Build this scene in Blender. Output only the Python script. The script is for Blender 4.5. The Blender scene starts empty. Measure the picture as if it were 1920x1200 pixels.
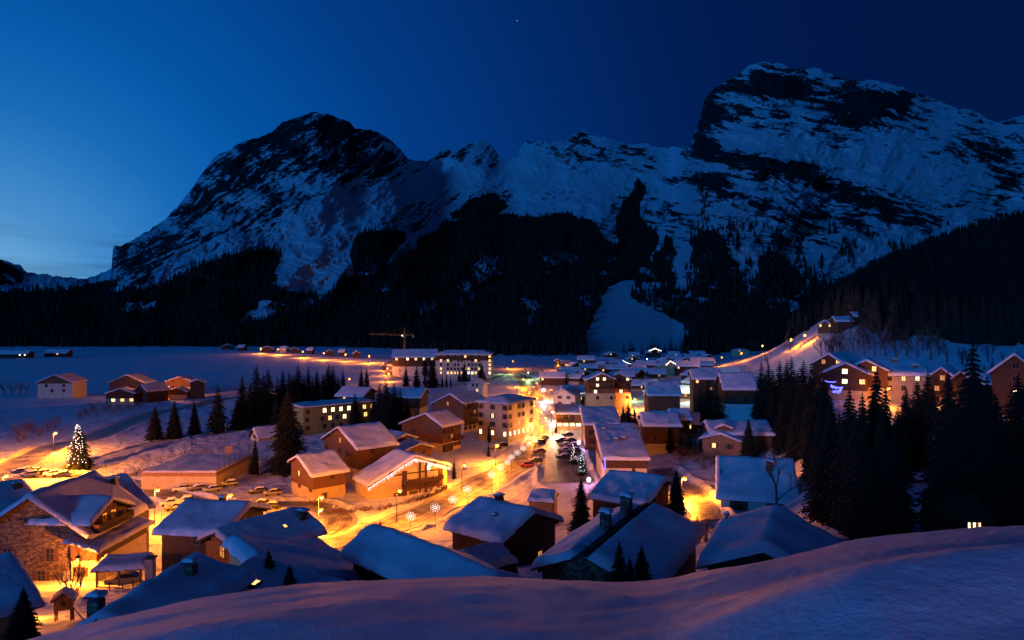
import bpy, math, random
import numpy as np
from mathutils import Vector, Matrix

# ------------------------------------------------------------------ camera, world, sun
C = bpy.context.scene.collection
SC = bpy.context.scene
F = 1280.0                      # focal length in pixels of the 1920 px wide photograph
cam = bpy.data.cameras.new("camera"); cam.lens = 24; cam.sensor_width = 36
cam.clip_start = 0.1; cam.clip_end = 30000
camo = bpy.data.objects.new("camera", cam); C.objects.link(camo)
camo.rotation_euler = (math.radians(90), 0, 0)
SC.camera = camo
SC.view_settings.view_transform = 'Standard'; SC.view_settings.look = 'None'
SC.view_settings.exposure = 0.0; SC.view_settings.gamma = 1.0
SC.cycles.use_denoising = True
SC.cycles.max_bounces = 5; SC.cycles.diffuse_bounces = 3
SC.cycles.sample_clamp_indirect = 3.0

SUN_EL, SUN_AZ = math.radians(10), math.radians(-142)   # low blue fill added from behind left to light the mountain faces
W = bpy.data.worlds.new("World"); SC.world = W; W.use_nodes = True
wt = W.node_tree; N = wt.nodes; Lk = wt.links
bg = N['Background']
def wn(t, **k):
    n = N.new(t)
    for a, b in k.items(): setattr(n, a, b)
    return n
sky = wn('ShaderNodeTexSky', sky_type='NISHITA', sun_disc=False, sun_elevation=math.radians(-3.5), sun_rotation=SUN_AZ)
tc = wn('ShaderNodeTexCoord')
nrm = wn('ShaderNodeVectorMath', operation='NORMALIZE'); Lk.new(tc.outputs['Generated'], nrm.inputs[0])
gd = Vector((-0.80, 1.0, -0.02)).normalized()
dot = wn('ShaderNodeVectorMath', operation='DOT_PRODUCT'); Lk.new(nrm.outputs[0], dot.inputs[0]); dot.inputs[1].default_value = gd
ramp = wn('ShaderNodeValToRGB'); Lk.new(dot.outputs['Value'], ramp.inputs[0])
cr = ramp.color_ramp; cr.interpolation = 'B_SPLINE'
stops = [(0.0, (.0004,.010,.060)), (.40, (.0003,.008,.060)), (.58, (.0004,.012,.086)), (.72, (.0004,.024,.15)), (.84, (.0005,.042,.23)),
         (.92, (.0006,.082,.36)), (.965, (.003,.135,.47)), (.990, (.05,.26,.60)), (1.0, (.20,.46,.74))]
while len(cr.elements) < len(stops): cr.elements.new(0.5)
for e, (p, c) in zip(cr.elements, stops): e.position = p; e.color = (*c, 1)
# thin streaks of cloud low over the left horizon
sep = wn('ShaderNodeSeparateXYZ'); Lk.new(nrm.outputs[0], sep.inputs[0])
mp = wn('ShaderNodeMapping'); mp.inputs['Scale'].default_value = (2.2, 2.2, 34); mp.inputs['Rotation'].default_value = (0.0, 0.06, 0); Lk.new(nrm.outputs[0], mp.inputs[0])
cn = wn('ShaderNodeTexNoise'); cn.inputs['Scale'].default_value = 1.6; cn.inputs['Detail'].default_value = 6; Lk.new(mp.outputs[0], cn.inputs['Vector'])
cm = wn('ShaderNodeMapRange'); cm.inputs[1].default_value = .48; cm.inputs[2].default_value = .72; cm.inputs[3].default_value = 1.0; cm.inputs[4].default_value = .62; Lk.new(cn.outputs[0], cm.inputs[0])
cz = wn('ShaderNodeMapRange'); cz.inputs[1].default_value = .06; cz.inputs[2].default_value = .13; cz.inputs[3].default_value = 0.0; cz.inputs[4].default_value = 1.0; Lk.new(sep.outputs['Z'], cz.inputs[0])
cx_ = wn('ShaderNodeMath', operation='MAXIMUM'); Lk.new(cm.outputs[0], cx_.inputs[0]); Lk.new(cz.outputs[0], cx_.inputs[1])
mul = wn('ShaderNodeMix', data_type='RGBA', blend_type='MULTIPLY'); mul.inputs['Factor'].default_value = 1
Lk.new(ramp.outputs[0], mul.inputs[6]); Lk.new(cx_.outputs[0], mul.inputs[7])
addn = wn('ShaderNodeMix', data_type='RGBA', blend_type='ADD'); addn.inputs['Factor'].default_value = 0.006
Lk.new(mul.outputs[2], addn.inputs[6]); Lk.new(sky.outputs[0], addn.inputs[7])
# a few faint stars
sv = wn('ShaderNodeTexVoronoi'); sv.inputs['Scale'].default_value = 22; Lk.new(nrm.outputs[0], sv.inputs['Vector'])
sm = wn('ShaderNodeMapRange'); sm.inputs[1].default_value = .018; sm.inputs[2].default_value = .006; sm.inputs[3].default_value = 0; sm.inputs[4].default_value = .5; Lk.new(sv.outputs['Distance'], sm.inputs[0])
st = wn('ShaderNodeMix', data_type='RGBA', blend_type='ADD'); st.inputs['Factor'].default_value = 1
Lk.new(addn.outputs[2], st.inputs[6]); Lk.new(sm.outputs[0], st.inputs[7])
Lk.new(st.outputs[2], bg.inputs[0]); bg.inputs[1].default_value = 1.0

sl = bpy.data.lights.new("sun", 'SUN'); sl.energy = 1.2; sl.angle = math.radians(12); sl.color = (.012, .26, 1.0)
so = bpy.data.objects.new("sun", sl); C.objects.link(so)
sd = Vector((math.sin(SUN_AZ) * math.cos(SUN_EL), math.cos(SUN_AZ) * math.cos(SUN_EL), math.sin(SUN_EL)))   # towards the added blue fill
so.rotation_euler = sd.to_track_quat('Z', 'Y').to_euler()

# ------------------------------------------------------------------ small helpers
def tag(o, label=None, cat=None, group=None, kind=None):
    if label: o['label'] = label
    if cat: o['category'] = cat
    if group: o['group'] = group
    if kind: o['kind'] = kind
    return o
def empty(name, loc, rz=0.0):
    o = bpy.data.objects.new(name, None); C.objects.link(o); o.location = loc; o.rotation_euler = (0, 0, rz)
    o.empty_display_size = .5
    return o
def copy_tree(o, parent=None):
    c = o.copy(); C.objects.link(c)
    if parent is not None: c.parent = parent
    for ch in o.children: copy_tree(ch, c)
    return c
class MB:
    def __init__(s): s.v = []; s.f = []; s.m = []
    def quad(s, a, b, c, d, m=0):
        i = len(s.v); s.v += [a, b, c, d]; s.f.append((i, i+1, i+2, i+3)); s.m.append(m)
    def tri(s, a, b, c, m=0):
        i = len(s.v); s.v += [a, b, c]; s.f.append((i, i+1, i+2)); s.m.append(m)
    def poly(s, pts, m=0):
        i = len(s.v); s.v += list(pts); s.f.append(tuple(range(i, i+len(pts)))); s.m.append(m)
    def box(s, x0, x1, y0, y1, z0, z1, m=0):
        i = len(s.v)
        s.v += [(x0,y0,z0),(x1,y0,z0),(x1,y1,z0),(x0,y1,z0),(x0,y0,z1),(x1,y0,z1),(x1,y1,z1),(x0,y1,z1)]
        for f in ((3,2,1,0),(4,5,6,7),(0,1,5,4),(1,2,6,5),(2,3,7,6),(3,0,4,7)):
            s.f.append(tuple(i+k for k in f)); s.m.append(m)
    def prism(s, pts, y0, y1, m=0):
        """pts: outline in x,z, extruded along y"""
        n = len(pts); i = len(s.v)
        s.v += [(x, y0, z) for x, z in pts] + [(x, y1, z) for x, z in pts]
        s.f.append(tuple(i+k for k in range(n))); s.f.append(tuple(i+n+k for k in reversed(range(n)))); s.m += [m, m]
        for k in range(n):
            j = (k+1) % n; s.f.append((i+k, i+n+k, i+n+j, i+j)); s.m.append(m)
    def tube(s, a, b, r0, r1=None, n=6, m=0, cap=True):
        r1 = r0 if r1 is None else r1
        a = Vector(a); b = Vector(b); d = (b-a)
        if d.length < 1e-6: return
        q = d.to_track_quat('Z', 'Y'); i = len(s.v)
        for p, r in ((a, r0), (b, r1)):
            for k in range(n):
                t = 2*math.pi*k/n; s.v.append(tuple(p + q @ Vector((r*math.cos(t), r*math.sin(t), 0))))
        for k in range(n):
            j = (k+1) % n; s.f.append((i+k, i+j, i+n+j, i+n+k)); s.m.append(m)
        if cap: s.f.append(tuple(i+k for k in reversed(range(n)))); s.f.append(tuple(i+n+k for k in range(n))); s.m += [m, m]
    def ball(s, c, r, nu=8, nv=5, m=0, sz=1.0):
        i = len(s.v)
        for a in range(nv+1):
            ph = math.pi*a/nv
            for k in range(nu):
                t = 2*math.pi*k/nu
                s.v.append((c[0]+r*math.sin(ph)*math.cos(t), c[1]+r*math.sin(ph)*math.sin(t), c[2]+sz*r*math.cos(ph)))
        for a in range(nv):
            for k in range(nu):
                j = (k+1) % nu; s.f.append((i+a*nu+k, i+(a+1)*nu+k, i+(a+1)*nu+j, i+a*nu+j)); s.m.append(m)
    def mesh(s, name, mats, smooth=False):
        me = bpy.data.meshes.new(name); me.from_pydata(s.v, [], s.f)
        for m in (mats if isinstance(mats, (list, tuple)) else [mats]): me.materials.append(m)
        me.polygons.foreach_set('material_index', s.m)
        if smooth: me.polygons.foreach_set('use_smooth', [True]*len(me.polygons))
        me.update(); return me
    def build(s, name, mats, parent=None, smooth=False):
        return inst(name, s.mesh(name, mats, smooth), parent)
def inst(name, me, parent=None, loc=None, rot=None, scale=None):
    o = bpy.data.objects.new(name, me); C.objects.link(o)
    if parent is not None: o.parent = parent
    if loc is not None: o.location = loc
    if rot is not None: o.rotation_euler = rot
    if scale is not None: o.scale = scale
    return o
def gridmesh(name, V, ncol, mats, smooth=True, attrs=None, closed=False):
    """V: (nrow*ncol,3) array"""
    nrow = len(V)//ncol
    me = bpy.data.meshes.new(name)
    idx = np.arange(nrow*ncol).reshape(nrow, ncol)
    if closed: idx = np.concatenate([idx, idx[:, :1]], 1)
    f = np.stack([idx[:-1,:-1], idx[:-1,1:], idx[1:,1:], idx[1:,:-1]], -1).reshape(-1, 4)
    nf = len(f)
    me.vertices.add(len(V)); me.vertices.foreach_set('co', V.astype(np.float32).ravel())
    me.loops.add(nf*4); me.loops.foreach_set('vertex_index', f.astype(np.int32).ravel())
    me.polygons.add(nf); me.polygons.foreach_set('loop_start', np.arange(0, nf*4, 4, dtype=np.int32))
    me.polygons.foreach_set('loop_total', np.full(nf, 4, dtype=np.int32))
    me.polygons.foreach_set('use_smooth', np.full(nf, smooth))
    for k, a in (attrs or {}).items():
        at = me.attributes.new(k, 'FLOAT', 'POINT'); at.data.foreach_set('value', a.astype(np.float32).ravel())
    for m in (mats if isinstance(mats, (list, tuple)) else [mats]): me.materials.append(m)
    me.update(calc_edges=True); me.validate(); return me

def _h(ix, iy, s):
    n = (ix.astype(np.int64)*374761393 + iy.astype(np.int64)*668265263 + s*1274126177) & 0xffffffff
    n = ((n ^ (n >> 13))*1274126177) & 0xffffffff
    n = (n ^ (n >> 16)) & 0xffffff
    return n/float(0xffffff)
def vnoise(x, y, s=0):
    ix = np.floor(x); iy = np.floor(y); fx = x-ix; fy = y-iy
    fx = fx*fx*(3-2*fx); fy = fy*fy*(3-2*fy)
    a = _h(ix, iy, s); b = _h(ix+1, iy, s); c = _h(ix, iy+1, s); d = _h(ix+1, iy+1, s)
    return (a*(1-fx)+b*fx)*(1-fy)+(c*(1-fx)+d*fx)*fy
def fbm(x, y, o=5, s=0, g=.5):
    r = 0; a = 1; t = 0
    for k in range(o):
        r = r + a*vnoise(x, y, s+k*17); t += a; a *= g; x = x*2.03+11.3; y = y*2.03-7.7
    return r/t
def ridged(x, y, o=5, s=0, g=.55):
    r = 0; a = 1; t = 0
    for k in range(o):
        r = r + a*(1-np.abs(2*vnoise(x, y, s+k*13)-1)); t += a; a *= g; x = x*2.07+5.1; y = y*2.07+3.3
    return r/t
def sstep(a, b, x):
    t = np.clip((x-a)/(b-a), 0, 1); return t*t*(3-2*t)
def inpoly(x, y, P):
    r = np.zeros(x.shape, bool); n = len(P)
    for i in range(n):
        x0, y0 = P[i]; x1, y1 = P[(i+1) % n]
        if y0 == y1: continue
        r ^= ((y0 > y) != (y1 > y)) & (x < (x1-x0)*(y-y0)/(y1-y0)+x0)
    return r

# ------------------------------------------------------------------ materials
def mat(name, col, rough=.8, bump=0, bscale=8, vary=0, vscale=3, metal=0, emit=None, es=0, col2=None, spec=.3, stretch=None, detail=5):
    m = bpy.data.materials.new(name); m.use_nodes = True
    nt = m.node_tree; b = nt.nodes['Principled BSDF']; l = nt.links
    b.inputs['Base Color'].default_value = (*col, 1); b.inputs['Roughness'].default_value = rough
    b.inputs['Metallic'].default_value = metal; b.inputs['Specular IOR Level'].default_value = spec
    if emit: b.inputs['Emission Color'].default_value = (*emit, 1); b.inputs['Emission Strength'].default_value = es
    if bump or vary:
        t = nt.nodes.new('ShaderNodeTexCoord'); mp_ = nt.nodes.new('ShaderNodeMapping'); l.new(t.outputs['Object'], mp_.inputs[0])
        if stretch: mp_.inputs['Scale'].default_value = stretch
    if vary:
        n = nt.nodes.new('ShaderNodeTexNoise'); n.inputs['Scale'].default_value = vscale; n.inputs['Detail'].default_value = detail
        l.new(mp_.outputs[0], n.inputs['Vector'])
        r = nt.nodes.new('ShaderNodeValToRGB'); l.new(n.outputs[0], r.inputs[0])
        r.color_ramp.elements[0].position = .32; r.color_ramp.elements[1].position = .68
        c2 = col2 or tuple(c*(1-vary) for c in col)
        r.color_ramp.elements[0].color = (*c2, 1); r.color_ramp.elements[1].color = (*col, 1)
        l.new(r.outputs[0], b.inputs['Base Color'])
    if bump:
        n = nt.nodes.new('ShaderNodeTexNoise'); n.inputs['Scale'].default_value = bscale; n.inputs['Detail'].default_value = detail
        l.new(mp_.outputs[0], n.inputs['Vector'])
        bn = nt.nodes.new('ShaderNodeBump'); bn.inputs['Strength'].default_value = bump; bn.inputs['Distance'].default_value = .1
        l.new(n.outputs[0], bn.inputs['Height']); l.new(bn.outputs[0], b.inputs['Normal'])
    return m
M = {}
M['snow'] = mat('snow', (.80,.81,.84), .7, bump=.5, bscale=3.5, detail=8)
M['roofsnow'] = mat('roof_snow', (.80,.81,.84), .7, bump=.9, bscale=1.6, detail=9, vary=.16, vscale=.5)
def wood(name, c, plank=3.2):
    m = mat(name, c, .8, vary=.55, vscale=1.5, stretch=(6, 6, .6))
    nt = m.node_tree; b = nt.nodes['Principled BSDF']
    t = nt.nodes.new('ShaderNodeTexCoord'); s = nt.nodes.new('ShaderNodeSeparateXYZ'); nt.links.new(t.outputs['Object'], s.inputs[0])
    a = nt.nodes.new('ShaderNodeMath'); a.operation = 'ADD'; nt.links.new(s.outputs[0], a.inputs[0]); nt.links.new(s.outputs[1], a.inputs[1])
    q = nt.nodes.new('ShaderNodeMath'); q.operation = 'MULTIPLY'; q.inputs[1].default_value = plank; nt.links.new(a.outputs[0], q.inputs[0])
    fr = nt.nodes.new('ShaderNodeMath'); fr.operation = 'FRACT'; nt.links.new(q.outputs[0], fr.inputs[0])
    g = nt.nodes.new('ShaderNodeMapRange'); g.inputs[1].default_value = 0; g.inputs[2].default_value = .14; g.inputs[3].default_value = .45; g.inputs[4].default_value = 1
    nt.links.new(fr.outputs[0], g.inputs[0])
    mx = nt.nodes.new('ShaderNodeMix'); mx.data_type = 'RGBA'; mx.blend_type = 'MULTIPLY'; mx.inputs[0].default_value = 1
    src = b.inputs['Base Color'].links[0].from_socket
    nt.links.new(src, mx.inputs[6]); nt.links.new(g.outputs[0], mx.inputs[7]); nt.links.new(mx.outputs[2], b.inputs['Base Color'])
    return m
M['wood'] = wood('dark_timber', (.10,.05,.024))
M['wood2'] = wood('brown_timber', (.20,.095,.04))
M['wood3'] = wood('honey_timber', (.42,.22,.09))
M['beam'] = mat('beam_timber', (.07,.035,.018), .8, vary=.4, vscale=4)
M['plaster'] = mat('cream_plaster', (.58,.50,.38), .9, vary=.22, vscale=.8, bump=.2, bscale=9)
M['white'] = mat('white_render', (.66,.62,.56), .9, vary=.18, vscale=.7, bump=.15, bscale=9)
M['tan'] = mat('tan_render', (.46,.37,.22), .9, vary=.25, vscale=.6, bump=.2, bscale=7)
M['ochre'] = mat('ochre_render', (.62,.48,.24), .9, vary=.25, vscale=.6, bump=.2, bscale=7)
M['green'] = mat('green_render', (.22,.26,.10), .9, vary=.25, vscale=.7, bump=.2, bscale=7)
M['concrete'] = mat('concrete', (.36,.33,.29), .9, vary=.35, vscale=.9, bump=.3, bscale=6)
def stone():
    m = bpy.data.materials.new('rubble_stone'); m.use_nodes = True; nt = m.node_tree; b = nt.nodes['Principled BSDF']; l = nt.links
    t = nt.nodes.new('ShaderNodeTexCoord'); mp_ = nt.nodes.new('ShaderNodeMapping'); mp_.inputs['Scale'].default_value = (1, 1, 1.7); l.new(t.outputs['Object'], mp_.inputs[0])
    v = nt.nodes.new('ShaderNodeTexVoronoi'); v.inputs['Scale'].default_value = 2.3; l.new(mp_.outputs[0], v.inputs['Vector'])
    e = nt.nodes.new('ShaderNodeTexVoronoi'); e.feature = 'DISTANCE_TO_EDGE'; e.inputs['Scale'].default_value = 2.3; l.new(mp_.outputs[0], e.inputs['Vector'])
    s = nt.nodes.new('ShaderNodeSeparateColor'); l.new(v.outputs['Color'], s.inputs[0])
    r = nt.nodes.new('ShaderNodeValToRGB'); l.new(s.outputs[0], r.inputs[0])
    r.color_ramp.elements[0].color = (.06,.04,.025,1); r.color_ramp.elements[1].color = (.27,.19,.115,1)
    q = nt.nodes.new('ShaderNodeMapRange'); q.inputs[1].default_value = .0; q.inputs[2].default_value = .06; l.new(e.outputs[0], q.inputs[0])
    mx = nt.nodes.new('ShaderNodeMix'); mx.data_type = 'RGBA'; mx.inputs[6].default_value = (.05,.035,.022,1); l.new(q.outputs[0], mx.inputs[0]); l.new(r.outputs[0], mx.inputs[7])
    l.new(mx.outputs[2], b.inputs['Base Color']); b.inputs['Roughness'].default_value = .95
    bn = nt.nodes.new('ShaderNodeBump'); bn.inputs['Distance'].default_value = .12; bn.inputs['Strength'].default_value = .9; l.new(q.outputs[0], bn.inputs['Height']); l.new(bn.outputs[0], b.inputs['Normal'])
    return m
M['stone'] = stone()
M['glass'] = mat('dark_glass', (.015,.017,.02), .12, spec=.6)
def litglass(name, c, s):
    m = mat(name, (.3,.2,.1), .4); nt = m.node_tree; b = nt.nodes['Principled BSDF']
    b.inputs['Emission Strength'].default_value = s
    t = nt.nodes.new('ShaderNodeTexCoord'); n = nt.nodes.new('ShaderNodeTexNoise'); n.inputs['Scale'].default_value = 2.5
    oi = nt.nodes.new('ShaderNodeObjectInfo'); ad = nt.nodes.new('ShaderNodeVectorMath'); nt.links.new(t.outputs['Object'], ad.inputs[0]); nt.links.new(oi.outputs['Location'], ad.inputs[1])
    nt.links.new(ad.outputs[0], n.inputs['Vector'])
    r = nt.nodes.new('ShaderNodeValToRGB'); nt.links.new(n.outputs[0], r.inputs[0])
    r.color_ramp.elements[0].position = .3; r.color_ramp.elements[1].position = .62
    r.color_ramp.elements[0].color = (c[0]*.35, c[1]*.25, c[2]*.18, 1); r.color_ramp.elements[1].color = (*c, 1)
    nt.links.new(r.outputs[0], b.inputs['Emission Color'])
    return m
M['lit'] = litglass('lit_window', (1.0,.60,.20), 2.4)
M['litw'] = litglass('bright_window', (1.0,.80,.45), 4.0)
M['dim'] = litglass('dim_window', (1.0,.40,.10), .8)
M['frame'] = mat('window_frame', (.16,.10,.06), .6)
M['shutter'] = mat('shutter', (.10,.05,.025), .7)
M['metal'] = mat('dark_metal', (.05,.05,.055), .45, metal=.6)
M['tin'] = mat('roof_metal', (.06,.05,.05), .6, vary=.4, vscale=2)
M['sodium'] = mat('sodium_glow', (1,.6,.2), .5, emit=(1.0,.36,.05), es=3.4)
M['cool'] = mat('cool_glow', (.8,.9,1), .5, emit=(.75,.86,1.0), es=24)
M['greenish'] = mat('mercury_glow', (.8,1,.5), .5, emit=(.7,1.0,.35), es=10)
M['fairy'] = mat('white_bulbs', (1,1,1), .5, emit=(.80,.86,1.0), es=3.5)
M['fairyw'] = mat('warm_bulbs', (1,.9,.7), .5, emit=(1.0,.86,.62), es=3)
M['fairyp'] = mat('pink_white_bulbs', (1,.9,.9), .5, emit=(1.0,.84,.80), es=3)
M['fairyb'] = mat('blue_bulbs', (.1,.1,1), .5, emit=(.10,.12,1.0), es=4)
M['fairyg'] = mat('green_white_bulbs', (.8,1,.9), .5, emit=(.72,1.0,.85), es=3)
M['needle'] = mat('spruce_needles', (.014,.020,.012), .9, vary=.5, vscale=1.2)
M['bark'] = mat('bark', (.055,.038,.026), .95, vary=.4, vscale=5)
M['twig'] = mat('bare_twigs', (.16,.09,.055), .9, vary=.4, vscale=3)
M['rubber'] = mat('rubber', (.02,.02,.02), .8)
M['red'] = mat('red_paint', (.42,.04,.02), .4, spec=.5)
# ------------------------------------------------------------------ terrain
sil = [(-700,1260),(0,1215),(60,1200),(200,1161),(350,1130),(500,1108),(700,1091),(900,1084),(1000,1086),(1100,1091),(1180,1094),(1250,1088),(1330,1067),(1420,1052),(1500,1042),(1600,1017),(1700,1005),(1800,997),(1900,990),(2600,970)]
SX = np.arange(-700.0, 2601.0, 10.0); SY = np.interp(SX, [p[0] for p in sil], [(p[1]-600)/F for p in sil])
for _ in range(40): SY = np.concatenate([SY[:1], (SY[:-2]+2*SY[1:-1]+SY[2:])/4, SY[-1:]])
TD = [14, 25, 38, 50, 65, 80, 100, 116, 130, 160, 200, 225, 250, 300, 350, 400, 500, 600, 700, 1000, 1500]
TP = {
 -700: [-10,-14,-19,-24,-28,-32,-36,-38,-40,-41,-41,-41,-41,-41,-41,-41,-41,-41,-41,-41,-41],
    0: [-10,-14,-19,-24,-28,-32.5,-37,-39,-40,-41,-41,-41,-41,-41,-41,-41,-41,-41,-41,-41,-41],
  400: [-10,-14,-19,-24,-28,-32.5,-37,-39,-40,-41,-41,-41,-41,-41,-41,-41,-41,-41,-41,-41,-41],
  620: [-10,-14,-19,-23,-27,-31,-36.5,-39,-40.4,-41,-41,-41,-41,-41,-41,-41,-41,-41,-41,-41,-41],
  900: [-10,-14,-19,-22.5,-26,-29.5,-35,-38.5,-40.2,-41,-41,-41,-41,-41,-41,-41,-41,-41,-41,-41,-41],
 1100: [-10,-14,-18.5,-22,-25.5,-28.5,-33,-36,-38,-40.5,-41,-41,-41,-41,-41,-41,-41,-41,-41,-41,-41],
 1250: [-10,-14,-18.5,-21.5,-25,-27.5,-30.5,-33,-35,-38.5,-39,-38.5,-38,-38.5,-40,-41,-41,-41,-41,-41,-41],
 1350: [-9,-13.5,-18,-21.5,-24.5,-26.5,-29.5,-32,-34,-36.5,-36.5,-35.5,-35,-34.5,-34,-33,-32,-37,-41,-41,-41],
 1450: [-9,-13,-17.5,-21,-24,-26.5,-30,-33,-35,-36,-34,-31.5,-31,-28.5,-23.5,-19.5,-22,-30,-38,-41,-41],
 1550: [-8,-12,-15.5,-17.5,-20,-22,-25,-26.5,-26.5,-24.5,-20.5,-18,-15,-9,-3.5,-1,6,-2,-25,-41,-41],
 1650: [-8,-12,-15.5,-17.5,-20,-22,-24,-25,-25.5,-25,-22,-17,-10.5,-1.5,8,19,26,15,-15,-41,-41],
 1780: [-8,-12,-15.5,-17.5,-20,-22,-24,-25,-26,-26,-24,-18,-8,6,19,31,48,36,0,-41,-41],
 1920: [-8,-12,-15.5,-17.5,-20,-22,-24,-25,-26,-27,-25.5,-20,-9,6,22,38,66,60,20,-41,-41],
 2600: [-8,-12,-15.5,-17.5,-20,-22,-24,-25,-25,-24,-18,-12,-2,14,32,52,90,90,40,-20,-41]}
_pk = np.array(sorted(TP)); _T = np.array([TP[k] for k in _pk], float)
_gp = np.arange(-700, 2601, 10.0); _gl = np.linspace(math.log(14), math.log(1500), 260)
_t1 = np.array([np.interp(_gl, np.log(TD), r) for r in _T])
_G = np.array([np.interp(_gp, _pk, _t1[:, j]) for j in range(len(_gl))])       # rows: log distance, cols: px
def _blur(A, ax, n):
    for _ in range(n):
        A = (np.concatenate([A.take([0], ax), A.take(range(A.shape[ax]-1), ax)], ax) + 2*A + np.concatenate([A.take(range(1, A.shape[ax]), ax), A.take([-1], ax)], ax))/4
    return A
_G = _blur(_blur(_G, 0, 10), 1, 14)
def tz(x, y):
    x = np.asarray(x, float); y = np.asarray(y, float)
    r = np.hypot(x, y); yy = np.maximum(np.maximum(y, r*.6), .01)
    px = np.clip(960+F*np.clip(x/yy, -1.4, 1.4), -700, 2599)
    lj = (np.log(np.clip(yy, 14.01, 1499))-_gl[0])/(_gl[1]-_gl[0]); j = np.floor(lj).astype(int); fj = lj-j
    pi = (px+700)/10; i = np.minimum(np.floor(pi).astype(int), len(_gp)-2); fi = pi-i
    far = (_G[j, i]*(1-fi)+_G[j, i+1]*fi)*(1-fj)+(_G[j+1, i]*(1-fi)+_G[j+1, i+1]*fi)*fj
    s = np.interp(px, SX, SY)
    yc = 9.0; yn = np.minimum(yy, 60)
    near = -s*yn-.021*(yn-yc)**2
    k = 1.0; m = np.maximum(near, far); out = m + k*np.log(np.exp((near-m)/k)+np.exp((far-m)/k))
    return np.where(yy > 45, far, out)
def ground(px, py, above=0.0, tmin=16, tmax=1400):
    a, c = (px-960)/F, (600-py)/F
    t = np.geomspace(tmin, tmax, 3000); z = tz(a*t, t)+above
    hit = np.nonzero(c*t <= z)[0]
    d = t[hit[0]] if len(hit) else tmax*.75
    return Vector((a*d, d, float(tz(a*d, d))))
def P(px, py, d): return Vector(((px-960)/F*d, d, (600-py)/F*d))

# roads and paths as pixel polylines found on the ground: (points, width, z0)
ROADS = {
 'main_road': ([(420,1075),(520,1048),(600,1022),(690,1000),(780,968),(860,930),(930,893),(985,858),(1022,826),(1020,800),(1008,770),(998,745),(990,722),(975,706)], 10.5),
 'side_road': ([(610,1003),(640,975),(600,950),(520,945),(430,948),(330,930),(240,905),(120,893),(-40,905)], 5.5),
 'left_road': ([(-60,905),(30,872),(100,838),(170,822),(235,795),(290,775),(360,762),(420,748),(480,742)], 9.0),
 'snowy_lane': ([(180,865),(230,850),(300,830),(370,815),(440,800),(520,780)], 4.0),
 'far_road': ([(1000,712),(960,700),(900,716),(840,722),(760,712),(728,700),(722,684),(740,674),(690,671),(600,665),(480,657)], 6.0),
 'car_park': ([(1065,905),(1060,880),(1055,850),(1060,828)], 12.0),
 'hill_road': ([(1290,712),(1340,688),(1390,674),(1430,660),(1482,648),(1508,640),(1545,628)], 5.0),
 'back_lane': ([(1330,975),(1310,945),(1290,920),(1262,900),(1240,880)], 5.5),
}
RP = {}
for k, (pts, w) in ROADS.items():
    q = [ground(*p) for p in pts]
    # Catmull-Rom
    out = []
    for i in range(len(q)-1):
        p0 = q[max(i-1, 0)]; p1 = q[i]; p2 = q[i+1]; p3 = q[min(i+2, len(q)-1)]
        n = max(3, int((p2-p1).length/2.0))
        for s in range(n):
            t = s/n
            v = .5*((2*p1)+(p2-p0)*t+(2*p0-5*p1+4*p2-p3)*t*t+(3*p1-p0-3*p2+p3)*t**3); out.append((v.x, v.y))
    out.append((q[-1].x, q[-1].y)); RP[k] = (np.array(out), w)
def roaddist(x, y):
    """signed distance to the nearest road edge (negative on the road)"""
    best = np.full(x.shape, 1e3)
    for k, (pl, w) in RP.items():
        x0, x1 = pl[:, 0].min()-20, pl[:, 0].max()+20; y0, y1 = pl[:, 1].min()-20, pl[:, 1].max()+20
        sel = (x > x0) & (x < x1) & (y > y0) & (y < y1)
        if not sel.any(): continue
        xs, ys = x[sel], y[sel]; b = np.full(xs.shape, 1e3)
        for i in range(0, len(pl)-1):
            ax, ay = pl[i]; bx, by = pl[i+1]; dx, dy = bx-ax, by-ay; L = dx*dx+dy*dy+1e-9
            t = np.clip(((xs-ax)*dx+(ys-ay)*dy)/L, 0, 1)
            b = np.minimum(b, np.hypot(xs-ax-t*dx, ys-ay-t*dy))
        best[sel] = np.minimum(best[sel], b-w/2)
    return best
PADS = []     # house footprints: (x, y, radius) where the ground stays smooth
def relief(X, Y):
    X = np.asarray(X, float); Y = np.asarray(Y, float); R = np.hypot(X, Y)
    rd = roaddist(X, Y); off = sstep(0.2, 2.0, rd)
    near = 1-sstep(25, 60, R); mid = sstep(40, 80, R)*(1-sstep(420, 700, R))
    fg = (fbm(X/3.4+3, Y/1.9, 3, 5)-.5)*.20+(fbm(X*.55+Y*.3, Y*.9, 3, 9)-.5)*.10
    fg = fg+(fbm(X*1.3+Y*.8, Y*5.0-X*1.6, 3, 61)-.5)*.035+(fbm(X*6, Y*6, 3, 62)-.5)*.014
    Zr = ((fg)*sstep(.8, 3, R)+.26*np.exp(-((Y-4.3-(X-2)*.16)/.75)**2)*sstep(.6, 2.2, X))*near
    lump = (fbm(X/9, Y/9, 3, 21)-.5)*.9+(fbm(X/2.3, Y/2.3, 3, 31)-.5)*.5
    bank = np.exp(-((rd-1.5)/.9)**2)*(.25+1.0*fbm(X/2.7, Y/2.7, 3, 41))
    flat = np.ones(X.shape)
    for x, y, r in PADS: flat = np.minimum(flat, sstep(r*.8, r*1.4, np.hypot(X-x, Y-y)))
    Zr = Zr+((lump*.8*flat+bank*.9)*off-(1-sstep(-.6, .6, rd))*.12)*mid
    return Zr+(fbm(X/40, Y/30, 4, 51)-.5)*2.0*sstep(300, 500, R)*(1-sstep(900, 1300, R))*off
def gz_(x, y): return float(tz(x, y)+relief(np.array([float(x)]), np.array([float(y)]))[0])
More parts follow.
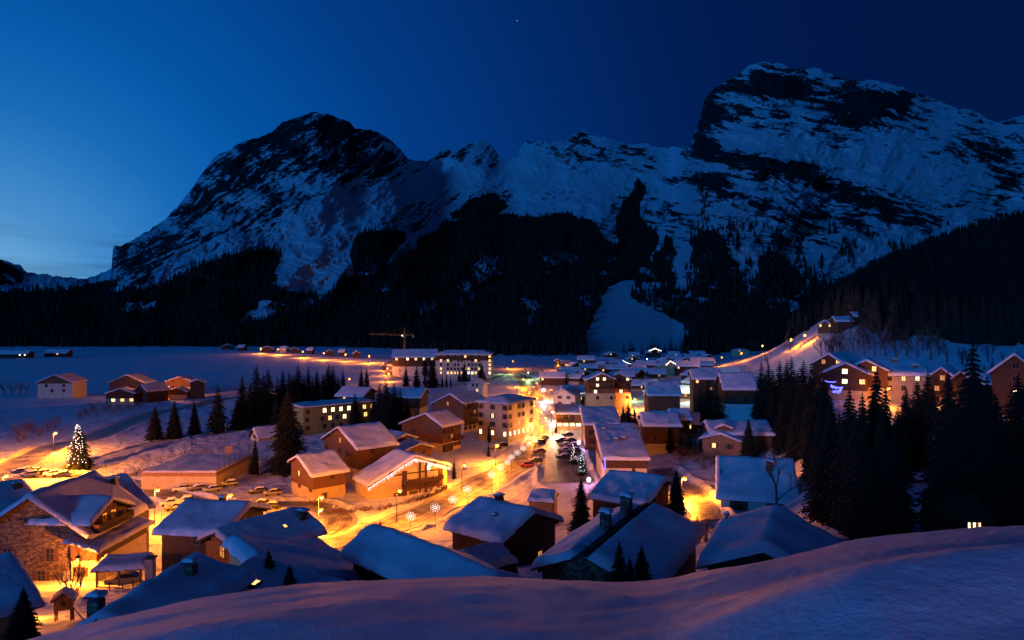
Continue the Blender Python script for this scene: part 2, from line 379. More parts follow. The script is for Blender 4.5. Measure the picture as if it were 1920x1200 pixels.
def build_ground():
    th = np.concatenate([np.linspace(-math.pi, -.80, 26)[:-1], np.linspace(-.80, .80, 620), np.linspace(.80, math.pi, 26)[1:-1]])
    r = np.concatenate([np.geomspace(.6, 40, 210)[:-1], np.linspace(40, 80, 60)[:-1], np.linspace(80, 270, 230)[:-1], np.geomspace(270, 1500, 120)])
    R, T = np.meshgrid(r, th, indexing='ij')
    X = R*np.sin(T); Y = R*np.cos(T); Z = tz(X, Y)
    Zr = relief(X, Y)
    V = np.stack([X, Y, Z+Zr], -1).reshape(-1, 3)
    me = gridmesh('snow_ground', V, len(th), M['ground'], closed=True)
    o = inst('snow_ground', me); tag(o, kind='structure')
    # cap under the camera
    return o
def ground_mat():
    m = bpy.data.materials.new('snow_field'); m.use_nodes = True; nt = m.node_tree; b = nt.nodes['Principled BSDF']; l = nt.links
    b.inputs['Roughness'].default_value = .65; b.inputs['Specular IOR Level'].default_value = .25
    t = nt.nodes.new('ShaderNodeTexCoord')
    n1 = nt.nodes.new('ShaderNodeTexNoise'); n1.inputs['Scale'].default_value = 9; n1.inputs['Detail'].default_value = 8; n1.inputs['Roughness'].default_value = .65; l.new(t.outputs['Object'], n1.inputs['Vector'])
    n2 = nt.nodes.new('ShaderNodeTexNoise'); n2.inputs['Scale'].default_value = .55; n2.inputs['Detail'].default_value = 7; l.new(t.outputs['Object'], n2.inputs['Vector'])
    b1 = nt.nodes.new('ShaderNodeBump'); b1.inputs['Distance'].default_value = .05; b1.inputs['Strength'].default_value = .8; l.new(n1.outputs[0], b1.inputs['Height'])
    # coarse bump only away from the foreground hump
    ln = nt.nodes.new('ShaderNodeVectorMath'); ln.operation = 'LENGTH'; l.new(t.outputs['Object'], ln.inputs[0])
    mr = nt.nodes.new('ShaderNodeMapRange'); mr.inputs[1].default_value = 25; mr.inputs[2].default_value = 70; l.new(ln.outputs['Value'], mr.inputs[0])
    b2 = nt.nodes.new('ShaderNodeBump'); b2.inputs['Distance'].default_value = .7; l.new(mr.outputs[0], b2.inputs['Strength']); l.new(n2.outputs[0], b2.inputs['Height']); l.new(b1.outputs[0], b2.inputs['Normal'])
    l.new(b2.outputs[0], b.inputs['Normal'])
    r = nt.nodes.new('ShaderNodeValToRGB'); l.new(n2.outputs[0], r.inputs[0])
    r.color_ramp.elements[0].position = .33; r.color_ramp.elements[0].color = (.68,.69,.73,1); r.color_ramp.elements[1].position = .55; r.color_ramp.elements[1].color = (.82,.83,.86,1)
    l.new(r.outputs[0], b.inputs['Base Color'])
    return m
M['ground'] = ground_mat()
def road_mat(name, c1, c2, sc):
    m = bpy.data.materials.new(name); m.use_nodes = True; nt = m.node_tree; b = nt.nodes['Principled BSDF']; l = nt.links
    b.inputs['Roughness'].default_value = .5
    t = nt.nodes.new('ShaderNodeTexCoord')
    n = nt.nodes.new('ShaderNodeTexNoise'); n.inputs['Scale'].default_value = sc; n.inputs['Detail'].default_value = 6
    mp_ = nt.nodes.new('ShaderNodeMapping'); mp_.inputs['Scale'].default_value = (7, .35, 1)
    l.new(t.outputs['UV'], mp_.inputs[0]); l.new(mp_.outputs[0], n.inputs['Vector'])
    n3 = nt.nodes.new('ShaderNodeTexNoise'); n3.inputs['Scale'].default_value = .35; n3.inputs['Detail'].default_value = 7; l.new(t.outputs['Object'], n3.inputs['Vector'])
    ad = nt.nodes.new('ShaderNodeMath'); ad.operation = 'ADD'; l.new(n.outputs[0], ad.inputs[0]); l.new(n3.outputs[0], ad.inputs[1])
    # ploughed edges keep more snow
    sp = nt.nodes.new('ShaderNodeSeparateXYZ'); l.new(t.outputs['UV'], sp.inputs[0])
    e = nt.nodes.new('ShaderNodeMath'); e.operation = 'SUBTRACT'; e.inputs[1].default_value = .5; l.new(sp.outputs[0], e.inputs[0])
    e2 = nt.nodes.new('ShaderNodeMath'); e2.operation = 'ABSOLUTE'; l.new(e.outputs[0], e2.inputs[0])
    e3 = nt.nodes.new('ShaderNodeMapRange'); e3.inputs[1].default_value = .30; e3.inputs[2].default_value = .5; e3.inputs[3].default_value = 0; e3.inputs[4].default_value = .45; l.new(e2.outputs[0], e3.inputs[0])
    a2 = nt.nodes.new('ShaderNodeMath'); a2.operation = 'ADD'; l.new(ad.outputs[0], a2.inputs[0]); l.new(e3.outputs[0], a2.inputs[1])
    r = nt.nodes.new('ShaderNodeValToRGB'); l.new(a2.outputs[0], r.inputs[0])
    mr = nt.nodes.new('ShaderNodeMath'); mr.operation = 'MULTIPLY'; mr.inputs[1].default_value = .5; l.new(a2.outputs[0], mr.inputs[0]); l.new(mr.outputs[0], r.inputs[0])
    r.color_ramp.elements[0].position = .44; r.color_ramp.elements[0].color = (*c1, 1); r.color_ramp.elements[1].position = .62; r.color_ramp.elements[1].color = (*c2, 1)
    l.new(r.outputs[0], b.inputs['Base Color'])
    bn = nt.nodes.new('ShaderNodeBump'); bn.inputs['Distance'].default_value = .08; bn.inputs['Strength'].default_value = .5; l.new(n.outputs[0], bn.inputs['Height']); l.new(bn.outputs[0], b.inputs['Normal'])
    return m
M['road'] = road_mat('icy_road', (.085,.07,.06), (.40,.38,.35), 2.0)
M['road2'] = road_mat('bare_road', (.07,.06,.055), (.30,.28,.26), 1.2)
M['lane'] = road_mat('snowy_lane', (.28,.26,.25), (.7,.7,.72), 1.5)
def build_roads():
    for j, (k, (pl, w)) in enumerate(RP.items()):
        d = np.gradient(pl, axis=0); d /= np.linalg.norm(d, axis=1)[:, None]+1e-9
        nx = np.stack([d[:, 1], -d[:, 0]], 1); nc = 9
        ws = np.linspace(-.5, .5, nc)
        wob = 1+.5*(vnoise(np.arange(len(pl))*.23, np.zeros(len(pl)), j)-.5)
        XY = pl[:, None, :]+nx[:, None, :]*(ws[None, :, None]*w*wob[:, None, None])
        Z = tz(XY[..., 0], XY[..., 1])
        V = np.concatenate([XY, (Z+.05+.006*j)[..., None]], -1).reshape(-1, 3)
        mt = {'main_road': 'road', 'left_road': 'road2', 'car_park': 'road2', 'far_road': 'road', 'side_road': 'road', 'hill_road': 'lane', 'back_lane': 'road', 'snowy_lane': 'lane'}[k]
        me = gridmesh(k, V, nc, M[mt])
        uv = me.uv_layers.new(name='UVMap')
        li = np.zeros(len(me.loops), np.int32); me.loops.foreach_get('vertex_index', li)
        seg = np.concatenate([[0], np.cumsum(np.linalg.norm(np.diff(pl, axis=0), axis=1))])
        U = np.tile(ws+.5, len(pl)); Vv = np.repeat(seg/10, nc)
        uv.data.foreach_set('uv', np.stack([U[li], Vv[li]], 1).astype(np.float32).ravel())
        tag(inst(k, me), kind='structure')

# ------------------------------------------------------------------ mountains
SKY = [(-500,420),(-300,470),(160,524),(185,514),(209,503),(212,463),(232,459),(250,449),(290,425),(315,405),(335,385),(352,362),(365,345),(380,325),(393,305),(405,290),(425,284),(440,275),(455,265),(480,258),(508,249),(515,240),(530,230),(560,219),(575,213),(592,211),(610,213),(625,217),(640,222),(652,227),(665,240),(690,244),(710,247),(730,262),(748,278),(765,297),(785,303),(800,301),(815,293),(830,282),(850,278),(870,270),(890,267),(912,265),(925,275),(938,295),(947,306),(960,297),(972,283),(985,268),(1010,262),(1030,266),(1055,264),(1065,262),(1075,252),(1092,245),(1110,252),(1150,260),(1175,272),(1210,268),(1240,277),(1260,275),(1295,273),(1299,255),(1312,225),(1320,190),(1326,180),(1340,165),(1360,152),(1380,145),(1400,125),(1420,117),(1435,115),(1460,120),(1475,122),(1490,129),(1515,128),(1535,126),(1545,135),(1570,143),(1600,152),(1625,149),(1650,152),(1690,163),(1705,173),(1740,180),(1790,202),(1815,206),(1835,210),(1855,224),(1870,229),(1890,222),(1920,216),(2100,230),(2300,300),(2600,420)]
FOREST = [
 [(-500,700),(-500,540),(120,545),(165,528),(200,528),(240,545),(300,540),(345,520),(385,497),(440,476),(500,468),(528,476),(520,505),(498,530),(520,545),(560,550),(600,565),(640,530),(700,505),(760,475),(800,447),(840,420),(875,405),(925,402),(965,408),(1000,404),(1060,402),(1105,420),(1145,450),(1165,480),(1200,505),(1230,530),(1290,550),(1310,575),(1400,560),(1500,560),(1600,520),(1700,500),(2100,480),(2100,700)],
 [(655,480),(670,450),(700,435),(740,425),(765,440),(745,470),(700,500),(665,515)],
 [(845,410),(870,380),(905,360),(940,368),(950,395),(925,405)],
 [(1295,560),(1290,500),(1300,455),(1330,428),(1352,440),(1365,470),(1385,510),(1395,560)],
 [(1405,560),(1415,500),(1450,470),(1480,490),(1500,520),(1495,560)],
 [(1225,540),(1228,480),(1245,440),(1262,450),(1258,500),(1262,540)],
 [(1150,470),(1155,420),(1170,370),(1200,340),(1215,350),(1208,400),(1225,440),(1225,500),(1200,500)]]
SLOPE = [(1135,545),(1150,532),(1175,526),(1188,526),(1192,538),(1180,553),(1202,570),(1240,588),(1280,605),(1292,625),(1285,640),(1275,680),(1098,680),(1097,630),(1112,598),(1125,570)]
GULLY = [[(190,548),(300,500),(380,470),(330,508),(230,556)],[(240,572),(300,560),(345,540),(300,572),(225,588)],[(440,600),(500,560),(540,572),(470,610)]]
# dark rock: cx, cy, half length, half height, slope angle (deg, + = falls to the right), weight
ROCKS = [(1425,150,34,26,0,.5),(1480,165,40,14,12,.4),(1560,178,110,9,10,.45),(1650,178,50,16,8,.45),(1700,195,10,26,0,.6),(1600,205,110,7,12,.4),(1340,215,18,22,60,.4),(1400,235,70,7,10,.4),(1440,210,90,6,8,.3),(1316,265,16,30,0,.5),(1400,310,110,14,14,.4),(1640,395,110,14,22,.4),(1330,330,40,10,0,.4),(1345,350,30,10,0,.4),(1400,420,20,30,0,.2),(1490,460,80,8,4,.3),(1880,330,50,14,40,.4),(560,232,40,14,-15,.4),(655,240,14,14,0,.4),(490,265,50,10,-25,.3),(590,300,60,16,20,.3),(680,300,60,14,35,.35),(545,355,40,14,-40,.3),(410,350,30,10,-40,.3),(560,245,70,22,0,.30),(650,240,60,14,12,.35),(500,290,110,35,-20,.30),(600,270,130,35,10,.25),(450,330,90,40,-35,.28),(720,290,50,22,35,.35),(640,330,120,25,-5,.18),
 (245,470,40,30,0,.45),(300,455,50,25,-25,.35),(225,480,14,24,0,.5),(380,385,70,20,-40,.3),(340,460,70,16,-25,.18),(450,420,60,12,-30,.2),(520,400,60,12,-30,.15),
 (830,290,40,10,-15,.28),(925,285,22,22,40,.3),(880,300,45,8,10,.15),(1010,275,30,14,0,.25),(1130,290,70,18,8,.18),(1200,280,30,14,0,.25),(1080,262,14,10,0,.3),(1170,310,70,8,5,.15),
 (1400,170,80,26,-8,.42),(1460,150,60,22,10,.38),(1520,190,160,26,12,.28),(1640,190,70,30,8,.36),(1690,195,16,28,80,.5),(1335,245,26,60,0,.38),(1320,280,25,20,0,.4),(1400,215,60,8,12,.3),
 (1380,300,90,16,12,.36),(1480,315,100,16,13,.40),(1560,350,90,18,18,.38),(1620,370,80,14,20,.3),(1310,340,32,20,0,.45),(1380,335,50,10,5,.25),(1560,250,170,26,10,.2),(1620,225,100,16,10,.25),
 (1450,385,70,12,8,.25),(1520,410,90,14,6,.36),(1470,440,80,10,6,.3),(1540,450,110,8,0,.25),(1600,420,70,12,18,.3),(1700,400,60,14,25,.28),(1750,390,40,20,20,.2),(1840,340,50,26,30,.32),(1860,270,40,22,35,.32),(1880,300,40,30,20,.28),(1750,240,30,14,10,.15),(1800,230,50,12,20,.2),
 (1070,375,35,12,0,.36),(905,365,40,16,-10,.2),(1250,400,40,10,0,.2),(1180,385,40,12,0,.15)]
SNOWS = [(620,480,70,60,-50,.35),(560,540,60,25,-35,.3),(720,350,70,12,-15,.2),(960,320,60,16,-10,.25),(1090,345,90,18,5,.25),(1230,320,60,14,0,.25),(1580,300,120,12,14,.2),(1690,300,70,16,20,.25),(1480,270,90,10,12,.2),(600,420,110,45,-25,.30),(560,500,60,40,-30,.35),(700,370,90,14,-18,.22),(640,470,60,30,-35,.3),(450,320,60,10,-10,.05),(860,330,80,20,-5,.25),(1000,330,80,25,0,.2),(1120,340,90,12,3,.15),(1400,260,110,16,8,.22),(1500,290,90,14,14,.20),(1640,310,130,30,12,.30),(1730,320,80,40,20,.25),(1740,205,40,14,10,.3),(1640,465,130,18,-8,.4),(1540,490,120,22,-6,.3),(1420,425,40,14,0,.2),(1340,320,30,10,0,.3),(1450,345,70,8,10,.2),(1350,470,25,30,20,.25),(1400,490,20,40,20,.3),(1260,290,30,12,0,.3),(880,400,60,20,-20,.1),(1050,400,60,12,0,.2),(1280,500,12,50,0,.3)]
def mountain_mat():
    m = bpy.data.materials.new('alpine_rock_and_snow'); m.use_nodes = True; nt = m.node_tree; b = nt.nodes['Principled BSDF']; l = nt.links
    b.inputs['Roughness'].default_value = .9; b.inputs['Specular IOR Level'].default_value = .05
    t = nt.nodes.new('ShaderNodeTexCoord')
    a = nt.nodes.new('ShaderNodeAttribute'); a.attribute_name = 'rock'
    w = nt.nodes.new('ShaderNodeAttribute'); w.attribute_name = 'wood'
    n = nt.nodes.new('ShaderNodeTexNoise'); n.inputs['Scale'].default_value = .04; n.inputs['Detail'].default_value = 10; n.inputs['Roughness'].default_value = .78; l.new(t.outputs['Object'], n.inputs['Vector'])
    s = nt.nodes.new('ShaderNodeMath'); s.operation = 'SUBTRACT'; s.inputs[1].default_value = .5; l.new(n.outputs[0], s.inputs[0])
    s2 = nt.nodes.new('ShaderNodeMath'); s2.operation = 'MULTIPLY_ADD'; s2.inputs[1].default_value = .85; l.new(s.outputs[0], s2.inputs[0]); l.new(a.outputs['Fac'], s2.inputs[2])
    r = nt.nodes.new('ShaderNodeValToRGB'); l.new(s2.outputs[0], r.inputs[0])
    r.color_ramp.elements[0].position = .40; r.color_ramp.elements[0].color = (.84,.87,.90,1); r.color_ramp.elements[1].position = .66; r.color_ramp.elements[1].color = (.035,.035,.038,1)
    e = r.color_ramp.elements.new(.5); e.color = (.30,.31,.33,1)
    wn_ = nt.nodes.new('ShaderNodeMath'); wn_.operation = 'MULTIPLY_ADD'; wn_.inputs[1].default_value = 1.3; l.new(s.outputs[0], wn_.inputs[0]); l.new(w.outputs['Fac'], wn_.inputs[2])
    wr = nt.nodes.new('ShaderNodeMapRange'); wr.inputs[1].default_value = .35; wr.inputs[2].default_value = .6; l.new(wn_.outputs[0], wr.inputs[0])
    mx = nt.nodes.new('ShaderNodeMix'); mx.data_type = 'RGBA'; l.new(wr.outputs[0], mx.inputs[0]); l.new(r.outputs[0], mx.inputs[6]); mx.inputs[7].default_value = (.018,.020,.018,1)
    l.new(mx.outputs[2], b.inputs['Base Color'])
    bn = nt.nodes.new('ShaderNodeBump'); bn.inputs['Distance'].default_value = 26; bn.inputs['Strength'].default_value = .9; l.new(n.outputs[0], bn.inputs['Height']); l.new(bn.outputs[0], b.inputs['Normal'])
    return m
M['mountain'] = mountain_mat()
D0P = [-500,600,900,1100,1300,1600,2600]; D0V = [1090,1080,900,860,860,900,900]
D1P = [-500,150,215,400,600,760,830,950,1100,1260,1310,1450,1700,1900,2600]; D1V = [2000,1900,2000,2500,2700,3000,3600,3700,3800,3700,2600,2500,2700,3000,3200]
def skyline(px, rough=True):
    return np.interp(px, [p[0] for p in SKY], [p[1] for p in SKY])+((fbm(px/9, px*0, 4, 3)-.5)*7 if rough else 0)
_sx = np.arange(-500.0, 2601.0, 5.0); _ss = skyline(_sx, False)
for _ in range(30): _ss = np.concatenate([_ss[:1], (_ss[:-2]+2*_ss[1:-1]+_ss[2:])/4, _ss[-1:]])
def msurf(px, py):
    """point of the mountain face seen at (px, py), 3 relief scales"""
    D0 = np.interp(px, D0P, D0V); D1 = np.interp(px, D1P, D1V)
    by = 600+41*F/D0; sy = np.interp(px, _sx, _ss)
    t = np.clip((by-py)/(by-sy), 0, 1.12)
    D = D0+(D1-D0)*(.75*t+.25*t**2)
    amp = np.clip(t*3, 0, 1)
    rel = (ridged(px/110+py/200, py/90-px/300, 6, 7, .5)-.55)*300*amp+(ridged(px/26+py/50, py/17-px/90, 4, 77)-.5)*55*amp
    q = ((px-1190)/130)**2+((py-600)/75)**2; rel = rel*np.clip(q-.5, 0, 1)
    D = D-rel*(1-.5*t)
    return D, t
def masks(px, py):
    wx = px+(fbm(px/28, py/28, 4, 101)-.5)*34; wy = py+(fbm(px/28, py/28, 4, 202)-.5)*26
    # strata: rising to the right on the left massif, falling to the right on the right one
    k = sstep(780, 1280, px); wob = (fbm(px/110, py/80, 4, 303)-.5)*70
    sts = []
    for an in (-33, 13):
        ca, sa = math.cos(math.radians(an)), math.sin(math.radians(an))
        sts.append(fbm((px*ca+py*sa)/30, (-px*sa+py*ca+wob*.6)/5, 6, 404+an, .66))
    st_ = sts[0]*(1-k)+sts[1]*k
    rg = fbm(px/34, py/26, 5, 505)
    fine = fbm(px/5.5+py/9, py/2.6-px/14, 4, 919, .7)
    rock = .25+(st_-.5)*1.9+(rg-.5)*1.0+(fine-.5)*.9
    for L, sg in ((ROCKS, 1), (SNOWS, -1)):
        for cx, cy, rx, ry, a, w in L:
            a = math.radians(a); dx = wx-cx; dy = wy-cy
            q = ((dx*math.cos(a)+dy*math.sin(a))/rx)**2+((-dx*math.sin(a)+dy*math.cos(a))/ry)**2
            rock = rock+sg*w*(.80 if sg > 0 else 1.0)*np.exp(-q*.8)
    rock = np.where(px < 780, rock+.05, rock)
    wood = np.zeros(px.shape)
    f1 = np.zeros(px.shape, bool)
    for pg in FOREST: f1 |= inpoly(wx, wy, pg)
    for pg in GULLY: f1 &= ~inpoly(wx, wy, pg)
    sl_ = inpoly(px+(fbm(px/9, py/9, 3, 31)-.5)*9, py+(fbm(px/9, py/9, 3, 32)-.5)*9, SLOPE); f1 &= ~sl_
    patch = fbm(px/38+9, py/30, 4, 606)
    wood = np.where(f1, 1.05-.75*sstep(.54, .68, patch)*np.clip((py-440)/60, 0, 1)*(px > 560)*(py < 620), 0.0)
    rock = np.where(sl_, -.6, rock)
    return rock, wood, sl_
def build_mountains():
    nx, ny = 1500, 420
    px = np.linspace(-480, 2500, nx)[None, :].repeat(ny, 0)
    # denser in the frame
    s = np.linspace(0, 1, nx); base = np.interp(s, [0, .04, .96, 1], [-500, -20, 1940, 2600]); px = base[None, :].repeat(ny, 0)
    D0 = np.interp(px, D0P, D0V); by = 600+41*F/D0; sy = skyline(px)
    t = np.linspace(0, 1, ny)[:, None]
    py = by+(sy-by)*t
    D, _ = msurf(px, py)
    rock, wood, _s = masks(px, py)
    X = (px-960)/F*D; Y = D; Z = (600-py)/F*D
    # back side falls away behind the crest
    Xb, Yb, Zb = [], [], []
    for q in (.04, .12, .3, .6):
        Xb.append(X[-1]*(1+q)); Yb.append(Y[-1]*(1+q)); Zb.append(Z[-1]*(1-q*1.4)-80*q)
    X = np.vstack([X]+Xb); Y = np.vstack([Y]+Yb); Z = np.vstack([Z]+Zb)
    rock = np.vstack([rock]+[rock[-1:]]*4); wood = np.vstack([wood]+[wood[-1:]]*4)
    V = np.stack([X, Y, Z], -1).reshape(-1, 3)
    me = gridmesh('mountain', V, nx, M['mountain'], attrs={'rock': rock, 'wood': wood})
    tag(inst('mountain', me), kind='structure')
    # left: dark wooded hill and a far snowy range behind it
    def ridge(name, pts, d, depth, rk, wd, seed):
        n, m_ = 420, 60
        p = np.linspace(pts[0][0], pts[-1][0], n)[None, :].repeat(m_, 0); tt = np.linspace(0, 1, m_)[:, None]
        sk = np.interp(p, [q[0] for q in pts], [q[1] for q in pts])+(fbm(p/12, p*0, 4, seed)-.5)*6
        b_ = 600+41*F/(d-depth); q_ = b_+(sk-b_)*tt
        DD = d-depth*(1-tt)-(ridged(p/40, q_/30, 5, seed)-.5)*160*np.clip(tt*2, 0, 1)
        X_, Y_, Z_ = (p-960)/F*DD, DD, (600-q_)/F*DD
        X_ = np.vstack([X_, X_[-1:]*1.3]); Y_ = np.vstack([Y_, Y_[-1:]*1.3]); Z_ = np.vstack([Z_, Z_[-1:]*.2-60])
        r_ = np.vstack([rk(p, q_), rk(p, q_)[-1:]]); w_ = np.vstack([wd(p, q_), wd(p, q_)[-1:]])
        me_ = gridmesh(name, np.stack([X_, Y_, Z_], -1).reshape(-1, 3), n, M['mountain'], attrs={'rock': r_, 'wood': w_})
        tag(inst(name, me_), kind='structure')
    ridge('hill', [(-700,380),(-200,440),(-60,468),(0,487),(25,498),(45,512),(80,535),(130,560),(170,600),(200,625)], 1900, 750, lambda p, q: .35+(fbm(p/20, q/20, 4, 3)-.5)*.6,
          lambda p, q: np.where(inpoly(p, q, [(4,512),(14,512),(50,548),(44,550)]), 0, 1.1), 71)
    ridge('distant_mountain', [(-700,430),(-100,470),(0,486),(20,492),(38,498),(52,510),(66,511),(85,523),(103,528),(122,526),(135,523),(152,525),(175,530),(260,560)], 6500, 2500, lambda p, q: .25+(fbm(p/8, q/8, 4, 5)-.5)*.9, lambda p, q: 0*p+0.3*(q > 545), 91)

def tree_blob(rs, X, Y, Z, H, R, V, Fc):
    """many low spruces appended to arrays: three overlapping skirts per tree"""
    n = len(X); k = 6
    for lo, hi, rr in ((.04, .62, 1.0), (.30, .84, .72), (.56, 1.0, .46)):
        a = np.arange(k)*2*math.pi/k
        jit = 1+.45*(rs.rand(n, k)-.5); ph = rs.rand(n, 1)*6.28
        bx = X[:, None]+R[:, None]*rr*jit*np.cos(a+ph); by = Y[:, None]+R[:, None]*rr*jit*np.sin(a+ph); bz = Z[:, None]+H[:, None]*(lo-.03*rs.rand(n, k))
        tip = np.stack([X+.05*R*rs.randn(n), Y, Z+H*hi], -1)[:, None, :]
        P_ = np.concatenate([np.stack([bx, by, bz], -1), tip], 1)       # n, 7, 3
        o = sum(len(v) for v in V)
        V.append(P_.reshape(-1, 3))
        i0 = o+np.arange(n)[:, None]*(k+1)
        j = np.arange(k)
        f = np.stack([i0+j, i0+(j+1) % k, i0+k+0*j], -1).reshape(-1, 3); Fc.append(f)
def trimesh(name, V, Fc, m):
    V = np.concatenate(V); f = np.concatenate(Fc); me = bpy.data.meshes.new(name)
    me.vertices.add(len(V)); me.vertices.foreach_set('co', V.astype(np.float32).ravel())
    me.loops.add(f.size); me.loops.foreach_set('vertex_index', f.astype(np.int32).ravel())
    me.polygons.add(len(f)); me.polygons.foreach_set('loop_start', np.arange(0, f.size, 3, dtype=np.int32)); me.polygons.foreach_set('loop_total', np.full(len(f), 3, dtype=np.int32))
    me.materials.append(m); me.update(calc_edges=True); return me
def build_forests():
    rs = np.random.RandomState(4)
    # mountain forest
    n = 60000
    px = rs.uniform(-60, 2000, n); py = rs.uniform(330, 672, n)
    D0 = np.interp(px, D0P, D0V); ok = py < 600+41*F/D0
    ok &= (px < 1480) | (py < 560)
    px, py = px[ok], py[ok]
    rock, wood, sl_ = masks(px, py)
    sy = skyline(px)
    prob = np.clip(wood, 0, 1)*.75
    fringe = fbm(px/20, py/26, 4, 808)
    near_f = ((py > 420) & (px > 820) & (fringe > .56) & (wood <= 0)) | ((py > 360) & (px > 1140) & (px < 1330) & (fringe > .58) & (wood <= 0))
    prob = np.where(near_f & ~sl_, .22, prob); prob = np.where(sl_ | (py < sy+20), 0, prob)
    keep = rs.rand(len(px)) < prob; px, py = px[keep], py[keep]
    D, t = msurf(px, py)
    H = rs.uniform(13, 24, len(px)); R = H*rs.uniform(.13, .19, len(px))
    V, Fc = [], []
    tree_blob(rs, (px-960)/F*D, D, (600-py)/F*D-1.5, H, R, V, Fc)
    o = inst('mountain_forest', trimesh('mountain_forest', V, Fc, M['needle'])); tag(o, 'dark spruce forest covering the foot and shoulders of the mountains', 'forest', kind='stuff')
    # wooded hillside on the right and valley-edge trees
    V, Fc = [], []
    n = 12000
    px = rs.uniform(1480, 2250, n); d = rs.uniform(250, 620, n)
    X = (px-960)/F*d; Z = tz(X, d)
    lim = np.interp(px, [1480, 1540, 1600, 1640, 1700, 1760, 1800, 1860, 1920, 2250], [440, 420, 330, 285, 245, 225, 215, 205, 200, 190])
    gap = inpoly(px, 600-Z/d*F, [(1630,636),(1690,590),(1725,545),(1765,510),(1792,505),(1772,535),(1738,570),(1702,612),(1650,650)]) | inpoly(px, 600-Z/d*F, [(1650,505),(1690,492),(1712,498),(1690,515),(1655,520)])
    dens = fbm(X/25, d/25, 3, 909)
    ok = (d > lim) & ~gap & (dens > np.where(d < 300, .43, .34))
    X, d, Z = X[ok], d[ok], Z[ok]; H = rs.uniform(12, 22, len(X))
    tree_blob(rs, X, d, Z-.5, H, H*rs.uniform(.14, .2, len(X)), V, Fc)
    o = inst('hillside_forest', trimesh('hillside_forest', V, Fc, M['needle'])); tag(o, 'black spruce forest on the hillside rising at the right', 'forest', kind='stuff')
    V, Fc = [], []
    n = 2600
    px = rs.uniform(-60, 1350, n); d = rs.uniform(780, 1130, n)
    edge = np.interp(px, [-60, 500, 700, 900, 1100, 1290, 1350], [1040, 1040, 1000, 700, 690, 780, 720])
    ok = (d > edge) & ~((px > 1098) & (px < 1290))
    px, d = px[ok], d[ok]
    X = (px-960)/F*d; H = rs.uniform(12, 22, len(X))
    tree_blob(rs, X, d, tz(X, d)-.5, H, H*rs.uniform(.15, .22, len(X)), V, Fc)
    o = inst('valley_forest', trimesh('valley_forest', V, Fc, M['needle'])); tag(o, 'black belt of spruces at the far edge of the snowfield', 'forest', kind='stuff')
# ------------------------------------------------------------------ windows, doors
WM = {}
def win_mesh(w, h, kind, shut):
    key = (round(w, 1), round(h, 1), kind, shut)
    if key in WM: return WM[key]
    f = MB(); t = .09; x0, x1, z0, z1 = -w/2, w/2, -h/2, h/2
    f.box(x0-t, x1+t, -.07, .02, z1, z1+t); f.box(x0-t, x1+t, -.10, .02, z0-t, z0)
    f.box(x0-t, x0, -.07, .02, z0, z1); f.box(x1, x1+t, -.07, .02, z0, z1)
    f.box(-.035, .035, -.06, .0, z0, z1)
    if h > 1.1: f.box(x0, x1, -.055, .0, z0+h*.62-.03, z0+h*.62+.03)
    if shut:
        f.box(x0-t-w*.5, x0-t-.02, -.05, .02, z0, z1, 1); f.box(x1+t+.02, x1+t+w*.5, -.05, .02, z0, z1, 1)
    p = MB(); p.quad((x0, -.012, z0), (x1, -.012, z0), (x1, -.012, z1), (x0, -.012, z1))
    pm = {'x': 'lit', 'X': 'litw', 'd': 'dim', 'o': 'glass', 's': 'glass', 'S': 'lit'}[kind]
    WM[key] = (f.mesh('window', [M['frame'], M['shutter']]), p.mesh('pane', M[pm])); return WM[key]
def add_window(root, x, y, z, rz, w, h, kind):
    fm, pm = win_mesh(w, h, kind, kind in 'sS')
    f = inst('window', fm, root, (x, y, z), (0, 0, rz)); inst('pane', pm, f)
CHM = {}
def chimney(parent, x, y, z, w, h, m='stone'):
    c = MB(); c.box(-w/2, w/2, -w/2, w/2, -1.6, h); 
    o = c.build('chimney', M[m], parent); o.location = (x, y, z)
    return o
def snow_sheet(name, xs, ys, zf, T, seed, parent, edge=.5, rough=.10, loc=(0, 0, 0), hole=None):
    """rounded blanket of snow over zf(x, y)"""
    def dens(a, b, n):
        t = np.linspace(0, 1, n); s = .5-.5*np.cos(np.pi*t); return a+(b-a)*(.35*t+.65*s)
    nx, ny = 30, 26
    X, Y = np.meshgrid(dens(xs[0], xs[1], nx), dens(ys[0], ys[1], ny))
    e = np.minimum.reduce([X-xs[0], xs[1]-X, Y-ys[0], ys[1]-Y])/edge
    lip = np.clip(e, 0, 1); prof = np.sqrt(1-(1-lip)**2)
    if hole is not None: prof = prof*hole(X, Y)
    und = (fbm(X/3.1+seed*3, Y/3.1, 3, seed)-.5)*2*rough*3+(fbm(X*1.1+seed, Y*.7, 4, seed+5)-.5)*2*rough*1.1+(fbm(Y*2.2+seed, X*.35, 3, seed+8)-.5)*.9*rough
    jag = (vnoise(X*1.7+seed, Y*1.7, seed+9)-.5)*.28*(1-lip)
    Z = zf(X, Y)+prof*(T+und)+.01-(1-prof)*.10
    cx, cy = (xs[0]+xs[1])/2, (ys[0]+ys[1])/2
    X = X+np.sign(X-cx)*jag*(np.abs(X-cx) > (xs[1]-xs[0])*.4); Y = Y+np.sign(Y-cy)*jag*(np.abs(Y-cy) > (ys[1]-ys[0])*.4)
    me = gridmesh(name, np.stack([X, Y, Z], -1).reshape(-1, 3), nx, M['roofsnow'])
    return inst(name, me, parent, loc)

